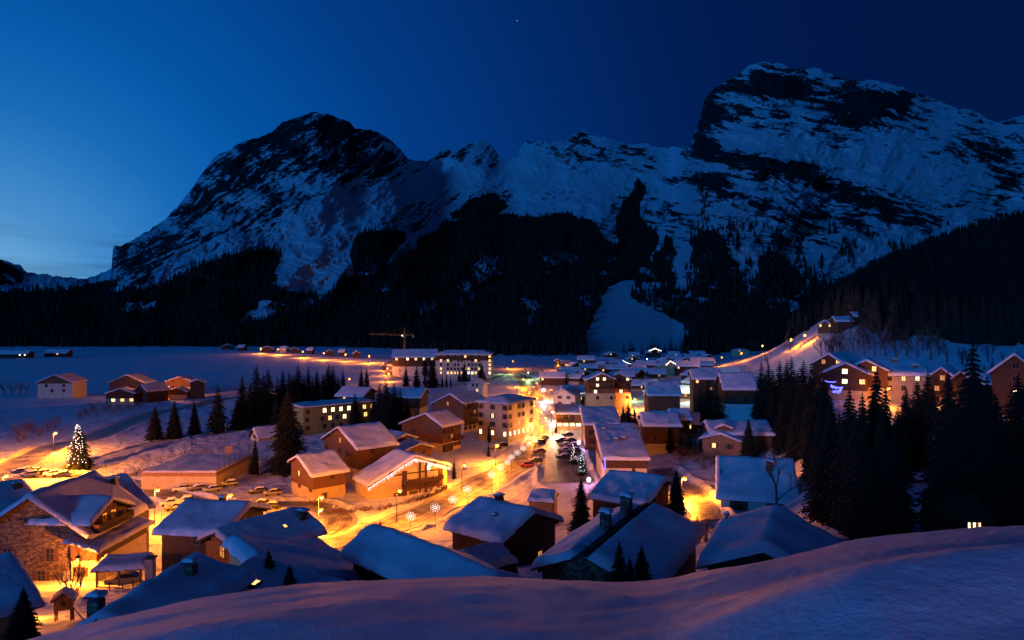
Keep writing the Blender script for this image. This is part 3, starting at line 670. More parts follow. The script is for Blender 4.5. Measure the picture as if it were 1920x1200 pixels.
# ------------------------------------------------------------------ houses
NH = [0]; HG = {}
def house(name, label, A, B, wl, wr, bl, br=None, h=5, lo='plaster', hi='wood', split=.5, T=.5, ov=.8, ovg=.8, W={}, ws=(.95, 1.15), bal=(), ch=(), sk=(), snow=True, bare=None, cat='house', group=None, gz=None, top=2.3, rowh=2.7, door=None, band=0):
    """gable-roofed building; A, B = ridge ends in the world (A is the gable seen), wl/wr half widths left/right of A->B, bl/br eave drops"""
    NH[0] += 1; seed = NH[0]
    A = Vector(A); B = Vector(B); br = bl if br is None else br
    dv = Vector((B.x-A.x, B.y-A.y)); L = dv.length; dv /= L
    yaw = math.atan2(-dv.x, dv.y); mid = (A+B)/2; lx = Vector((dv.y, -dv.x))
    zr = (A.z+B.z)/2; ze = zr-max(bl, br)
    cs = [Vector((mid.x, mid.y))+lx*a+dv*c for a in (-wl, wr) for c in (-L/2, L/2)]
    g = min(float(tz(c.x, c.y)) for c in cs) if gz is None else gz
    zb = min(ze-h, g-.2) if h else g-.3
    root = tag(empty(name, (mid.x, mid.y, zb), yaw), label, cat, group)
    H = zr-zb
    sL, sR = bl/wl, br/wr
    th = .28
    x0, x1, y0, y1 = -wl+ov, wr-ov, -L/2+ovg, L/2-ovg
    line = lambda x: H-th*1.1-(np.maximum(-x, 0)*sL+np.maximum(x, 0)*sR)
    zl0, zl1 = float(line(x0)), float(line(x1)); zmin = min(zl0, zl1)
    sp = zmin*split if split < 1 else zmin
    w = MB()
    if hi is None:
        w.prism([(x0, 0), (x1, 0), (x1, zl1), (0, H-th*1.1), (x0, zl0)], y0, y1)
        w.build('wall', M[lo], root)
    else:
        w.box(x0, x1, y0, y1, 0, sp); w.build('wall', M[lo], root)
        u = MB(); q = .06; u.prism([(x0-q, sp), (x1+q, sp), (x1+q, zl1), (0, H-th*1.1), (x0-q, zl0)], y0-q, y1+q)
        u.build('timber_wall', M[hi], root)
    r = MB()
    r.prism([(-wl, H-bl-th), (0, H-th), (wr, H-br-th), (wr, H-br), (0, H), (-wl, H-bl)], -L/2, L/2)
    # rafter ends and purlins under the eaves
    for xx, s in ((-wl*.55, sL), (wr*.55, sR), (0, 0), (x0, sL), (x1, sR)):
        r.box(xx-.11, xx+.11, -L/2+.12, y0+.3, float(line(xx))-.26, float(line(xx))-.04)
    rf = r.build('roof', M['beam'], root)
    zf = lambda X, Y: H-(np.sqrt(np.maximum(-X, 0)**2+.0)*sL+np.maximum(X, 0)*sR)
    if snow:
        xs = [-wl-.12, wr+.12]
        if bare == 'L': xs[0] = -.3
        if bare == 'R': xs[1] = .3
        snow_sheet('snow_cover', xs, (-L/2-.1, L/2+.1), zf, T, seed, rf, hole=(lambda X, Y: np.clip((np.abs(X+.2+.5*(fbm(Y*.9, Y*0, 3, 4)-.5))-band)/.25, 0, 1)) if band else None)
    for (cx, cy, cw, chh) in ch:
        zz = float(zf(np.array(cx), 0)); c = chimney(rf, cx, (cy-.5)*L, zz, cw, chh)
        k = MB(); k.box(-cw/2-.12, cw/2+.12, -cw/2-.12, cw/2+.12, chh+.22, chh+.34); k.box(-cw/2+.05, cw/2-.05, -cw/2+.05, cw/2-.05, chh, chh+.22, 0); k.build('chimney_cap', M['tin'], c)
        if snow: snow_sheet('snow_cap', (-cw/2-.1, cw/2+.1), (-cw/2-.1, cw/2+.1), lambda X, Y: 0*X+chh+.34, .22, seed, c, edge=.25, rough=.02)
    for (cx, cy, kd) in sk:
        
        zz = float(zf(np.array(cx), 0))+T; s = -sR if cx > 0 else sL
        o = empty_part('skylight', rf, (cx, (cy-.5)*L, zz), (0, math.atan(-s), 0)); o.scale = (kd, kd, 1)
    for face, rows in W.items():
        rows = rows.split('/'); fl = {'A': x1-x0, 'B': x1-x0, 'L': y1-y0, 'R': y1-y0}[face]
        zt = (H-top) if face in 'AB' else (zl0 if face == 'L' else zl1)-.35-ws[1]/2
        for ri, row in enumerate(rows):
            z = zt-ri*rowh; n = len(row)
            for ci, k in enumerate(row):
                if k == '.' or z < .7: continue
                s = (ci+.5)/n*fl; q = .075 if (hi and z > sp) else .012
                if face == 'A': a = (x0+s, y0-q, z, 0)
                elif face == 'B': a = (x1-s, y1+q, z, math.pi)
                elif face == 'L': a = (x0-q, y0+s, z, -math.pi/2)
                else: a = (x1+q, y0+s, z, math.pi/2)
                add_window(root, *a, ws[0], ws[1], k)
    for (face, zd, s0, s1) in bal:
        fl = {'A': x1-x0, 'B': x1-x0, 'L': y1-y0, 'R': y1-y0}[face]
        z = (H-zd) if face in 'AB' else (zl0 if face == 'L' else zl1)-zd
        if z < .5: continue
        b = MB(); a, c = s0*fl, s1*fl; dp = 1.2
        b.box(a, c, -dp, 0, -.16, 0)
        rl = MB(); rl.box(a, c, -dp-.05, -dp+.02, .88, 1.0)
        n = max(2, int((c-a)/.28))
        for i in range(n+1):
            xx = a+(c-a)*i/n; rl.box(xx-.08, xx+.08, -dp-.03, -dp, .02, .9)
        for xx in (a+.04, c-.04): rl.box(xx-.04, xx+.04, -dp, -.05, .1, 1.0)
        if face == 'A': lr = ((x0, y0-.07, z), 0)
        elif face == 'B': lr = ((x1, y1+.07, z), math.pi)
        elif face == 'L': lr = ((x0-.07, y1, z), -math.pi/2)
        else: lr = ((x1+.07, y0, z), math.pi/2)
        bo = b.build('balcony', M['beam'], root); bo.location = lr[0]; bo.rotation_euler = (0, 0, lr[1])
        rl.build('railing', M['wood'], bo)
    if door:
        face, s, z = door
        d = MB(); d.box(-.55, .55, -.08, .0, 0, 2.1); d.box(-.68, .68, -.05, .01, 2.1, 2.22)
        do = d.build('door', M['shutter'], root)
        fl = (x1-x0) if face in 'AB' else (y1-y0)
        do.location = {'A': (x0+s*fl, y0-.01, z), 'R': (x1+.01, y0+s*fl, z), 'L': (x0-.01, y0+s*fl, z)}[face]; do.rotation_euler = (0, 0, {'A': 0, 'R': math.pi/2, 'L': -math.pi/2}[face])
    HG[root.name] = (x0, x1, y0, H, zl0)
    return root
def empty_part(name, parent, loc, rot, kind='X'):
    f = MB(); f.box(-.62, .62, -.5, .5, -.45, .06); o = f.build(name, M['metal'], parent); o.location = loc; o.rotation_euler = rot
    p = MB(); p.quad((-.52, -.4, .066), (.52, -.4, .066), (.52, .4, .066), (-.52, .4, .066)); p.build('pane', M['lit'], o); return o
def pix(A, B, d, E=None, E2=None, L=None, yaw=None, wl=None, wr=None, bl=None, br=None):
    """ridge ends and half widths from where the roof corners were measured; d = distance of A"""
    a = P(*A, d)
    if yaw is not None: b = a+Vector((-math.sin(yaw), math.cos(yaw), 0))*L
    else:
        dB = d*(A[1]-600)/(B[1]-600); b = P(*B, dB)
        if L: b = a+(b-a).normalized()*L
    dv = Vector((b.x-a.x, b.y-a.y)).normalized(); lx = Vector((dv.y, -dv.x))
    r = {}
    for e in (E, E2):
        if not e: continue
        ex, ez = (e[0]-960)/F, (600-e[1])/F
        s = (ex*a.y-a.x)/(lx.x-ex*lx.y); t = a.y+s*lx.y; drop = a.z-ez*t
        if s < 0: r['wl'] = -s; r['bl'] = drop
        else: r['wr'] = s; r['br'] = drop
    wl = wl or r.get('wl') or r.get('wr'); wr = wr or r.get('wr') or wl
    bl = bl or r.get('bl') or (br or r.get('br'))*wl/wr; br = br or r.get('br') or bl*wr/wl
    return dict(A=a, B=b, wl=wl, wr=wr, bl=bl, br=br)
def at(px, py, w, l, yaw, h, rise, gz=0.0):
    """a house whose base was measured at (px, py): yaw in degrees, 0 = gable towards the camera, 90 = ridge across"""
    g = ground(px, py); y = math.radians(yaw); dv = Vector((-math.sin(y), math.cos(y), 0))
    c = g+dv*(abs(math.cos(y))*l/2)+Vector((0, abs(math.sin(y))*w/2, 0)); z = g.z+h+rise
    return dict(A=Vector((c.x, c.y, z))-dv*l/2, B=Vector((c.x, c.y, z))+dv*l/2, wl=w/2, wr=w/2, bl=rise, br=rise, h=h)

def flat_block(name, label, c, yaw, L, Wd, H, m, cat, rows, T=.45, ws=(1.1, 1.3), bands=None, side=None, group=None, hip=0.0, base=1.0, front2=None):
    """flat or low hipped block: front along local +x at y=0, depth Wd behind"""
    NH[0] += 1
    root = tag(empty(name, c, yaw), label, cat, group)
    w = MB(); w.box(0, L, 0, Wd, -2.5, H); w.build('wall', M[m], root)
    if bands:
        b = MB(); b.box(-.08, L+.08, -.08, Wd+.08, bands[0]*H, bands[1]*H); b.build('timber_wall', M['wood'], root)
    r = MB(); o = .7
    if hip:
        i = min(L, Wd)*.38
        p = [(-o, -o, H), (L+o, -o, H), (L+o, Wd+o, H), (-o, Wd+o, H)]; q = [(i, i, H+hip), (L-i, i, H+hip), (L-i, Wd-i, H+hip), (i, Wd-i, H+hip)]
        for k in range(4):
            j = (k+1) % 4; r.quad(p[k], p[j], q[j], q[k])
        r.quad(*q); r.box(-o, L+o, -o, Wd+o, H-.3, H-.01)
    else: r.box(-o, L+o, -o, Wd+o, H, H+.3)
    rf = r.build('roof', M['beam'], root)
    zb = H if hip else H+.3
    def zf(X, Y):
        if not hip: return 0*X+zb
        i = min(L, Wd)*.38; e = np.minimum.reduce([X+o, L+o-X, Y+o, Wd+o-Y]); return H+np.clip(e/(i+o), 0, 1)*hip
    snow_sheet('snow_cover', (-o-.1, L+o+.1), (-o-.1, Wd+o+.1), zf, T, NH[0]+7, rf)
    rowh = 2.9
    def face(rws, fl, f):
        for ri, row in enumerate(rws.split('/')):
            z = H-1.45-ri*rowh; n = len(row)
            for ci, k in enumerate(row):
                if k == '.' : continue
                s = (ci+.5)/n*fl; qq = .09 if bands and bands[0]*H-.5 < z < bands[1]*H+.5 else .012
                add_window(root, *f(s, z, qq), ws[0], ws[1], k)
    if rows: face(rows, L, lambda s, z, q: (s, -q, z, 0))
    if side == 'left' or front2: face(front2, Wd, lambda s, z, q: ((L+q, s, z, math.pi/2) if side != 'left' else (-q, Wd-s, z, -math.pi/2)))
    return root

# ------------------------------------------------------------------ trees
def spruce_mesh(seed, whorls, br, fr, rad=.17, trunk0=.05):
    rs = random.Random(seed); m = MB()
    for w in range(whorls):
        t = w/(whorls-1); z = trunk0+(.985-trunk0)*(t**.92); R = rad*(1-t)**.82*(.9+.2*rs.random())+.006
        if w < 2: R *= .8
        n = max(4, int(br*(1-.45*t))); ph = rs.random()*6.28
        for k in range(n):
            a = ph+2*math.pi*(k+rs.uniform(-.3, .3))/n; r = R*rs.uniform(.62, 1.12)
            dr = r*rs.uniform(.28, .62); up = rs.uniform(0, .012); ca, sa = math.cos(a), math.sin(a)
            wd = r*.20
            zt = z-dr
            # spine
            m.quad((0, 0, z+up), (ca*r*.5-sa*wd, sa*r*.5+ca*wd, z-dr*.42), (ca*r, sa*r, zt), (ca*r*.5+sa*wd, sa*r*.5-ca*wd, z-dr*.42))
            for f in range(fr):
                q = (f+1)/(fr+.6); s = -1 if f % 2 else 1
                x, y, zz = ca*r*q, sa*r*q, z-dr*q*.95
                lx = r*.36*(1.15-q)*rs.uniform(.7, 1.3)+r*.10; aa = a+s*rs.uniform(.6, 1.15)
                ex, ey = x+math.cos(aa)*lx, y+math.sin(aa)*lx; wz = lx*rs.uniform(.25, .6)
                m.tri((x, y, zz+.002), (ex, ey, zz-wz*.6), (x+ca*r*.13, y+sa*r*.13, zz-.012-wz*.7))
                m.tri((x, y, zz), ((x+ex)/2, (y+ey)/2, zz-wz-.012), (x-ca*r*.06, y-sa*r*.06, zz-.004))
    m.tri((-.004, 0, .96), (.004, 0, .96), (0, 0, 1.0)); m.tri((0, -.004, .96), (0, .004, .96), (0, 0, 1.0))
    return m.mesh('crown', M['needle'])
def trunk_mesh():
    m = MB(); m.tube((0, 0, -.06), (0, 0, .45), .016, .010, 7); m.tube((0, 0, .45), (0, 0, .97), .010, .002, 6, cap=False)
    return m.mesh('trunk', M['bark'])
TRK = trunk_mesh()
SP_HI = [spruce_mesh(s, 38, 14, 6, rad=r) for s, r in ((1, .22), (2, .20), (3, .24), (4, .19))]
SP_LO = [spruce_mesh(s, 16, 8, 2, rad=r) for s, r in ((11, .21), (12, .19), (13, .23))]
SP_MI = [spruce_mesh(s, 26, 12, 5, rad=r) for s, r in ((21, .22), (22, .19), (23, .24))]
RT = random.Random(77)
def spruce(loc, H, label, group, wide=1.0, q='mi', kind='spruce_tree', parts=True):
    rz = RT.random()*6.28
    r = tag(empty(kind, loc, rz), label, 'tree', group)
    r.rotation_euler = (RT.uniform(-.02, .02), RT.uniform(-.02, .02), rz)
    L = {'hi': SP_HI, 'mi': SP_MI, 'lo': SP_LO}[q]; me = L[RT.randrange(len(L))]
    s = wide*RT.uniform(.92, 1.08)
    inst('trunk', TRK, r, scale=(H, H, H)); inst('crown', me, r, scale=(H*s, H*s, H))
    return r
def bare_mesh(seed, n0=7, spread=.35, depth=4, trunk=True, dens=3):
    rs = random.Random(seed); m = MB()
    def grow(p, d, l, r, k):
        q = p+d*l; m.tube(p, q, r, r*.62, 5 if k < 2 else 3, cap=False)
        if k >= depth: return
        for _ in range(dens if k else dens+1):
            e = (d+Vector((rs.uniform(-1, 1), rs.uniform(-1, 1), rs.uniform(-.15, .8)))*spread*2).normalized()
            st_ = p+d*l*rs.uniform(.45, 1.0); grow(st_, e, l*rs.uniform(.55, .8), r*.55, k+1)
    if trunk: grow(Vector((0, 0, -.03)), Vector((0, 0, 1)), .34, .018, 0)
    else:
        for _ in range(n0):
            e = Vector((rs.uniform(-.6, .6), rs.uniform(-.6, .6), 1)).normalized(); grow(Vector((rs.uniform(-.08, .08), rs.uniform(-.08, .08), -.03)), e, rs.uniform(.25, .45), .010, 1)
    return m.mesh('branches', M['twig'])
BARE = [bare_mesh(s) for s in (1, 2, 3)]; BUSH = [bare_mesh(s, trunk=False, n0=9, spread=.45) for s in (5, 6, 7)]
def bare(loc, H, label, group, bush=False, cat='tree', wide=1.0):
    r = inst('bush' if bush else 'bare_tree', (BUSH if bush else BARE)[RT.randrange(3)], None, loc, (0, 0, RT.random()*6.28), (H*wide, H*wide, H))
    return tag(r, label, 'bush' if bush else cat, group)

# ------------------------------------------------------------------ lamps and strings of bulbs
SOD = (1.0, .25, .014)
def bulbs(name, pts, mt, r, label=None, cat='string lights', parent=None, group=None):
    m = MB()
    for p in pts: m.ball(p, r, 6, 4)
    o = m.build(name, M[mt], parent)
    if label: tag(o, label, cat, group)
    return o
LAMPM = {}; LG = 3.9
def lamp(px, py, H, W, label, mt='sodium', col=SOD, group='lit street lamps along the roads', r=.42, d=None, pole=True, arm=0.6, cat='street lamp', name='street_lamp'):
    g = ground(px, py, above=H, tmin=95) if d is None else P(px, py, d)-Vector((0, 0, H))
    root = tag(empty(name, g, RT.uniform(-.6, .6)), label, cat, group)
    key = (H, arm)
    if key not in LAMPM:
        p = MB(); p.tube((0, 0, -.3), (0, 0, H-.1), .09, .055, 8); p.tube((0, 0, -.3), (0, 0, .9), .13, .12, 8)
        p.tube((0, 0, H-.5), (arm, 0, H+.12), .04, .035, 6)
        h = MB(); h.tube((arm, 0, H+.02), (arm, 0, H+.30), .42, .12, 10); h.tube((arm, 0, H+.30), (arm, 0, H+.36), .05, .04, 6)
        LAMPM[key] = (p.mesh('pole', M['metal']), h.mesh('shade', M['metal']))
    pm, hm = LAMPM[key]
    if pole: inst('pole', pm, root)
    else:
        b = MB(); b.tube((arm, 0.9, H+.1), (arm, 0, H+.25), .04, .03, 6); b.build('bracket', M['metal'], root)
    inst('shade', hm, root)
    b = MB(); b.ball((arm, 0, H-.12), r, 10, 7, sz=.9); b.build('bulb', M[mt], root)
    l = bpy.data.lights.new('street_light', 'POINT'); l.energy = W*LG; l.color = col; l.shadow_soft_size = .12
    lo = bpy.data.objects.new('light', l); C.objects.link(lo); lo.parent = root; lo.location = (arm, 0, H-.12-r-.18)
    return root

# ------------------------------------------------------------------ cars
def car_proto(seed, paint, snow=.12, wagon=False):
    """length along x, wheels on z=0"""
    root = empty('parked_car', (0, 0, -500))
    L, Wd = 4.2, 1.74
    prof = [(-2.1, .35, .62), (-2.02, .28, .86), (-1.35, .22, .93), (-.6, .2, .95), (.4, .2, .96), (1.45, .22, .97), (2.0, .28, .92), (2.1, .4, .66)]
    b = MB(); ring = []
    for x, z0, z1 in prof:
        tw = .80 if abs(x) > 2.05 else (.90 if abs(x) > 1.9 else 1.0); w = Wd/2*tw
        ring.append([(x, -w*.94, z0), (x, -w, (z0+z1)/2), (x, -w*.93, z1), (x, w*.93, z1), (x, w, (z0+z1)/2), (x, w*.94, z0)])
    for i in range(len(ring)-1):
        for k in range(6):
            j = (k+1) % 6; b.quad(ring[i][k], ring[i+1][k], ring[i+1][j], ring[i][j])
    b.poly(ring[0]); b.poly(ring[-1][::-1])
    rx0, rx1 = (-.25, 1.75 if wagon else 1.15)
    b.box(rx0, rx1, -.60, .60, 1.42, 1.47)
    b.build('body', paint, root, smooth=False)
    g = MB(); lo = [(-.95, -.78, .95), (1.95 if wagon else 1.75, -.78, .96), (1.95 if wagon else 1.75, .78, .96), (-.95, .78, .95)]; hi = [(rx0, -.60, 1.42), (rx1, -.60, 1.42), (rx1, .60, 1.42), (rx0, .60, 1.42)]
    for k in range(4):
        j = (k+1) % 4; g.quad(lo[k], lo[j], hi[j], hi[k])
    g.build('windows', M['glass'], root)
    for x in (-1.32, 1.32):
        for y in (-.80, .80):
            w = MB(); w.tube((x, y-.1, .31), (x, y+.1, .31), .31, .31, 12); wo = w.build('wheel', M['rubber'], root)
            h = MB(); s = 1 if y > 0 else -1; h.tube((x, y+s*.1, .31), (x, y+s*.12, .31), .17, .15, 8); h.build('hub', M['metal'], wo)
    for y in (-.6, .6):
        h = MB(); h.box(-2.11, -2.03, y-.17, y+.17, .62, .76); h.build('headlight', M['glass'], root)
        t = MB(); t.box(2.03, 2.11, y-.16, y+.16, .66, .84); t.build('tail_light', M['red'], root)
    if snow:
        snow_sheet('snow_cover', (rx0-.1, rx1+.1), (-.66, .66), lambda X, Y: 0*X+1.47, snow, seed, root, edge=.2, rough=.02)
        snow_sheet('bonnet_snow', (-2.0, -1.0), (-.74, .74), lambda X, Y: .93+0*X, snow*.6, seed+1, root, edge=.2, rough=.01)
        snow_sheet('windscreen_snow', (-.9, -.32), (-.6, .6), lambda X, Y: 1.0+(X+.9)*.72, snow*.4, seed+2, root, edge=.15, rough=.01)
    return root
PAINT = {k: mat(k+'_car_paint', c, .35, spec=.6, metal=.1) for k, c in dict(dark=(.02,.022,.028), grey=(.16,.16,.17), white=(.6,.6,.6), red=(.45,.05,.02), blue=(.03,.05,.14), brown=(.10,.06,.04)).items()}
CARS = {}
def car(px, py, yaw, paint, label, group, snow=.12):
    g = ground(px, py); key = (paint, snow)
    if key not in CARS:
        o = CARS[key] = car_proto(len(CARS)*3+1, PAINT[paint], snow)
    else: o = copy_tree(CARS[key])
    z = gz_(g.x, g.y); o.location = (g.x, g.y, z+(.20 if roaddist(np.array([g.x]), np.array([g.y]))[0] < 0 else .03)); o.rotation_euler = (0, 0, math.radians(yaw))
    tag(o, label, 'car', group); return o
R_ = math.radians
ORD = ['', 'second', 'third', 'fourth', 'fifth', 'sixth', 'seventh', 'eighth', 'ninth', 'tenth', 'eleventh', 'twelfth', 'thirteenth', 'fourteenth', 'fifteenth', 'sixteenth', 'seventeenth', 'eighteenth', 'nineteenth', 'twentieth', 'twenty first', 'twenty second', 'twenty third', 'twenty fourth', 'twenty fifth', 'twenty sixth', 'twenty seventh', 'twenty eighth', 'twenty ninth', 'thirtieth']
def ordl(i, n):
    if i == 0: return 'leftmost'
    if i == n-1: return 'rightmost'
    return ORD[i]+' from left'
def row(fmt, n):
    return [fmt.replace('@', ordl(i, n)) for i in range(n)]

# ================================================================== ground, roads, mountains, forests
LOTS = [(38,889),(50,886),(64,889),(78,891),(98,893),(116,895),(56,894),(340,921),(370,923),(397,922),(430,911),(318,948),(328,956),(348,948),(344,957),(484,925),(511,929),(488,955),(508,956),(941,838),(928,842)]
for p_ in LOTS:
    g_ = ground(*p_); PADS.append((g_.x, g_.y, 4.5))
build_ground(); build_roads(); build_mountains(); build_forests()

# ================================================================== near houses
house('stone_house', 'big rubble stone house with small dark windows at the lower left', **pix((52,933), (128,905), 92, L=15, wl=9, wr=8.2, bl=6.2, br=5.6), h=7.2, lo='stone', hi=None, W={'A': '........./..s..s../.s.s.s.d./....d.s..', 'R': '.s.s./.s.s.'}, ws=(1.0, 1.7), rowh=3.0, top=5.0, T=.6, ch=[(3.2, .97, .9, 1.2)], ov=.9)
house('gable_wing', 'projecting timber gable wing with a deep snowy roof on the stone house', Vector((-56.6,97,-25.4)), Vector((-65.5,97.4,-25.4)), 5.0, 5.2, 2.2, 2.3, h=3.0, lo='stone', hi='wood2', split=.25, W={'A': '.oo./.oo.'}, ws=(1.0, 1.5), top=2.6, bal=[('A', 3.6, .05, .95)], T=.5)
house('side_annex', 'long plastered annex with a low snowy roof against the stone house', Vector((-59.6,91.2,-29.7)), Vector((-59.4,105,-29.7)), .6, 4.4, .2, 1.3, h=6.0, lo='plaster', hi='beam', split=.80, W={'A': '..../.s../..../.s..'}, ws=(.9, 1.2), rowh=1.9, T=.4, door=('A', .55, .4))
house('barn_house', 'broad snowy roof with lit tan wall behind the stone house', **pix((241,892), (160,905), 116, yaw=R_(140), L=13, wl=11, wr=9, bl=3.2, br=3.0), h=4.5, lo='ochre', hi=None, W={'A': '.s..s.', 'L': '.s.s.'}, T=.5, ch=[(-2, .85, 1.0, 1.0)])
house('low_house', 'purple snowed roof at the left edge behind the stone house', **pix((45,900), (0,905), 119, yaw=R_(143), L=16, wl=9, wr=9, bl=3.0, br=3), h=4.5, lo='ochre', hi='wood', T=.55, ch=[(-3, .12, 1.3, 1.0)], W={'A': '.oo.'})
house('edge_house', 'snow roofed house cut off by the lower left corner of the photo', **pix((28,1039), (-40,1060), 60, yaw=R_(143), L=14, wl=6.8, wr=6, bl=2.6, br=2.4), h=3.4, lo='ochre', hi=None, T=.5, W={'L': '.o.o.'}, ov=.6)
house('timber_barn', 'dark timber house with thick drooping snow roof beside the car park', **pix((470,948), (370,943), 96, yaw=R_(82), L=10.0, wl=7.2, wr=6, bl=2.1, br=2.0), h=4.0, lo='plaster', hi='wood', split=.4, T=.6, W={'A': '.s./.o.', 'L': '..o...'}, ch=[(1.2, .5, .7, .9)], ov=1.1)
house('plank_garage', 'small lit plank gable house under the snowy roof left of the street', **pix((402,998), (561,957), 75, yaw=R_(-37.7), L=11.5, wl=3.9, wr=4.6, bl=1.6, br=1.9), h=3.4, lo='plaster', hi='wood3', split=.45, T=.5, W={'A': '.d.', 'R': '.o.o.'}, ch=[(2.0, .86, .9, 1.1)], sk=[(2.6, .62, .5)])
house('slope_house', 'blue snowed roof with one orange lit wall above the skylight roof', **pix((437,1011), (530,1085), 65, wl=8.5, wr=.9, bl=1.9, br=.3), h=5.5, lo='ochre', hi=None, T=.45, ov=.35)
house('chimney_house', 'steep snow roof with squat stone chimneys running down the lower left', **pix((372,1043), (180,1160), 50, wl=4.4, wr=4.0, bl=1.3, br=2.6), h=2.6, lo='plaster', hi='wood', T=.45, ch=[(-1.3, .30, .7, .9), (1.6, .80, .7, 1.2)])
house('skylight_house', 'low snowy roof with one glowing skylight just above the foreground snow', **pix((481,1048), (345,1132), 54, wl=8.5, wr=.5, bl=1.7, br=.2), h=2.6, lo='plaster', hi='wood', T=.42, sk=[(-2.2, .50, 1)])
house('snowed_chalet', 'large smooth snow roof rising from the foreground at bottom centre', **pix((695,990), (935,1082), 62, E=(638,1039)), h=4.6, lo='plaster', hi='wood', T=.65, ov=.9)
house('dark_chalet', 'dark plank chalet with one dim window and a broad blue snow roof', **pix((1001,960), (895,935), 85, E=(939,1020)), h=4.6, lo='wood', hi='wood', T=.6, W={'A': '...../...d.'}, top=3.4, ch=[(2.0, .78, .9, 1.0), (-2.7, .42, .8, .3)], ov=.9, ws=(.8, 1.1))
house('shed', 'small low snow covered shed below the dark plank chalet', **pix((868,1041), (905,1024), 66, yaw=R_(-52), L=4.6, wl=1.7, wr=2.4, bl=.6, br=.9), h=2.2, lo='wood', hi=None, T=.4, ov=.3, ovg=.3)
house('two_chimney_house', 'stone gabled house with two chimneys and a dark bare strip along the ridge', **pix((1093,1040), (1213,942), 55, wl=4.7, wr=5.9, bl=1.85, br=2.2), h=4.0, lo='stone', hi=None, T=.55, W={'A': '...s.'}, ws=(.8, 1.2), top=2.2, ch=[(-.9, .44, .85, 1.5), (-.7, .74, .95, 1.7)], ov=.7, band=.7)
house('hipped_house', 'snow roof with moonblue shadow half behind the right foreground hump', P(1457,956,62), P(1457,956,62)+Vector((-5.2, -11.0, 0)), 5.4, 5.0, 2.5, 1.9, h=3.4, lo='white', hi='wood', T=.6, ch=[(4.2, .12, .25, .8)])
house('white_house', 'white walled house under a big square blue snow roof on the right', **pix((1343,857), (1470,864), 128, yaw=R_(-106.8), L=13.5, wr=9.6, wl=7, br=5.3, bl=4.0), h=4.4, lo='white', hi=None, T=.5, W={'R': '.s..s.', 'A': '.o.o.'}, ws=(1.4, 1.5), ch=[(2.6, .68, 1.1, 1.5)], ov=.7)
house('wooden_chalet', 'tall honey plank chalet lit orange by the lane lamp', **pix((1351,814), (1420,800), 178, yaw=R_(-28), L=12, wl=5.6, wr=5.9, bl=1.6, br=1.9), h=9.6, lo='stone', hi='wood3', split=.56, T=.5, W={'A': '.S.s./...../.....'}, ws=(1.0, 1.2), top=3.2)
house('plaster_chalet', 'round shouldered snow roof over dark walls left of the lane lamp', **pix((1248,900), (1150,887), 114, yaw=R_(57), L=10.5, wl=8.2, wr=4.2, bl=2.6, br=1.2), h=4.6, lo='wood', hi='wood', T=.65, W={'A': '..o../.....'})
house('little_shed', 'small plank shed with pink snow roof beside the car park', **pix((1044,922), (1010,913), 128, yaw=R_(75), L=5.0, wl=2.9, wr=2.2, bl=1.2, br=.9), h=2.4, lo='wood3', hi=None, T=.35, ov=.3, ovg=.3)
house('flat_eaved_hall', 'large plain roof deep in blue snow with a glowing blue tube edge', **pix((1193,797), (1135,796), 184, yaw=R_(88), L=11.5, wl=23.5, wr=1.5, bl=4.6, br=.4), h=4.4, lo='plaster', hi='wood', split=.72, T=.55, W={'A': '', 'L': '....../..xX..'}, ov=1.2, ch=[(-5, .82, .7, .6), (-12, .45, .9, .9), (-13, .62, .8, .9)])
house('side_house', 'dark red walled house with flat purple snow roof on the main street', **pix((1154,765), (1096,765), 226, yaw=R_(88), L=11.8, wl=15, wr=2, bl=3.4, br=.5), h=8.6, lo='wood', hi='wood2', split=.2, T=.6, W={'L': '.oo./.oo./.dd.'}, bal=[('L', 2.6, .1, .9), ('L', 5.3, .1, .9)])
house('shop', 'low shop with bright display windows at the corner of the main street', **pix((1092,760), (1041,761), 262, yaw=R_(88), L=11, wl=8.5, wr=3, bl=2.2, br=.8), h=5.8, lo='ochre', hi='wood2', split=.45, T=.5, W={'L': '.oo./XXXX', 'B': 'XXX'}, ws=(1.6, 1.4), bal=[('L', 2.6, .05, .6)])
house('white_gable', 'pale pink gable fronted house facing the bright street', **pix((1056,730), (1090,727), 300, yaw=R_(-20), L=14, wl=5.6, wr=6.0, bl=2.6, br=3.0), h=8.6, lo='white', hi=None, T=.4, W={'A': '.s.s./.s..s/.s..s'}, ws=(.9, 1.2), top=3.6)
house('long_house', 'long dark house with blue snow roof edged in tiny lights behind the pale gable', **pix((1112,724), (1062,723), 318, yaw=R_(88), L=15, wl=10, wr=5, bl=3.6, br=2), h=5.6, lo='wood', hi='wood', T=.5, W={'L': '..x.../......'})
# houses left of the street
house('ochre_barn', 'snow roofed barn with planked upper storey and glowing yellow plaster base', **pix((556,856), (627,846), 158, E=(584,895), E2=(538,866)), h=6.4, lo='ochre', hi='wood2', split=.52, T=.55, W={'A': '.S../.s.s', 'R': '...s..'}, ws=(.8, 1.1), top=4.0, door=('R', .35, 0))
house('tall_barn_house', 'tall ochre house with a long pink snow roof behind the planked barn', **pix((633,801), (712,792), 175, E=(669,844)), h=8.4, lo='ochre', hi='wood2', split=.45, T=.5, W={'A': '..d../s.ss./..s.s', 'R': '.s..'}, ws=(1.0, 1.2), top=3.4)
mh = house('mural_hotel', 'big chalet with white icicle lights along its eaves and a carved balcony', **pix((779,856), (744,843), 160, E=(690,912), E2=(846,873)), h=5.6, lo='ochre', hi='ochre', split=.5, T=.5, W={'A': '.......X../....S.S.S./...s.s.s.s'}, ws=(1.0, 1.5), top=3.4, bal=[('A', 6.1, .42, .92)])
x0_, x1_, y0_, H_m, zl_ = HG[mh.name]
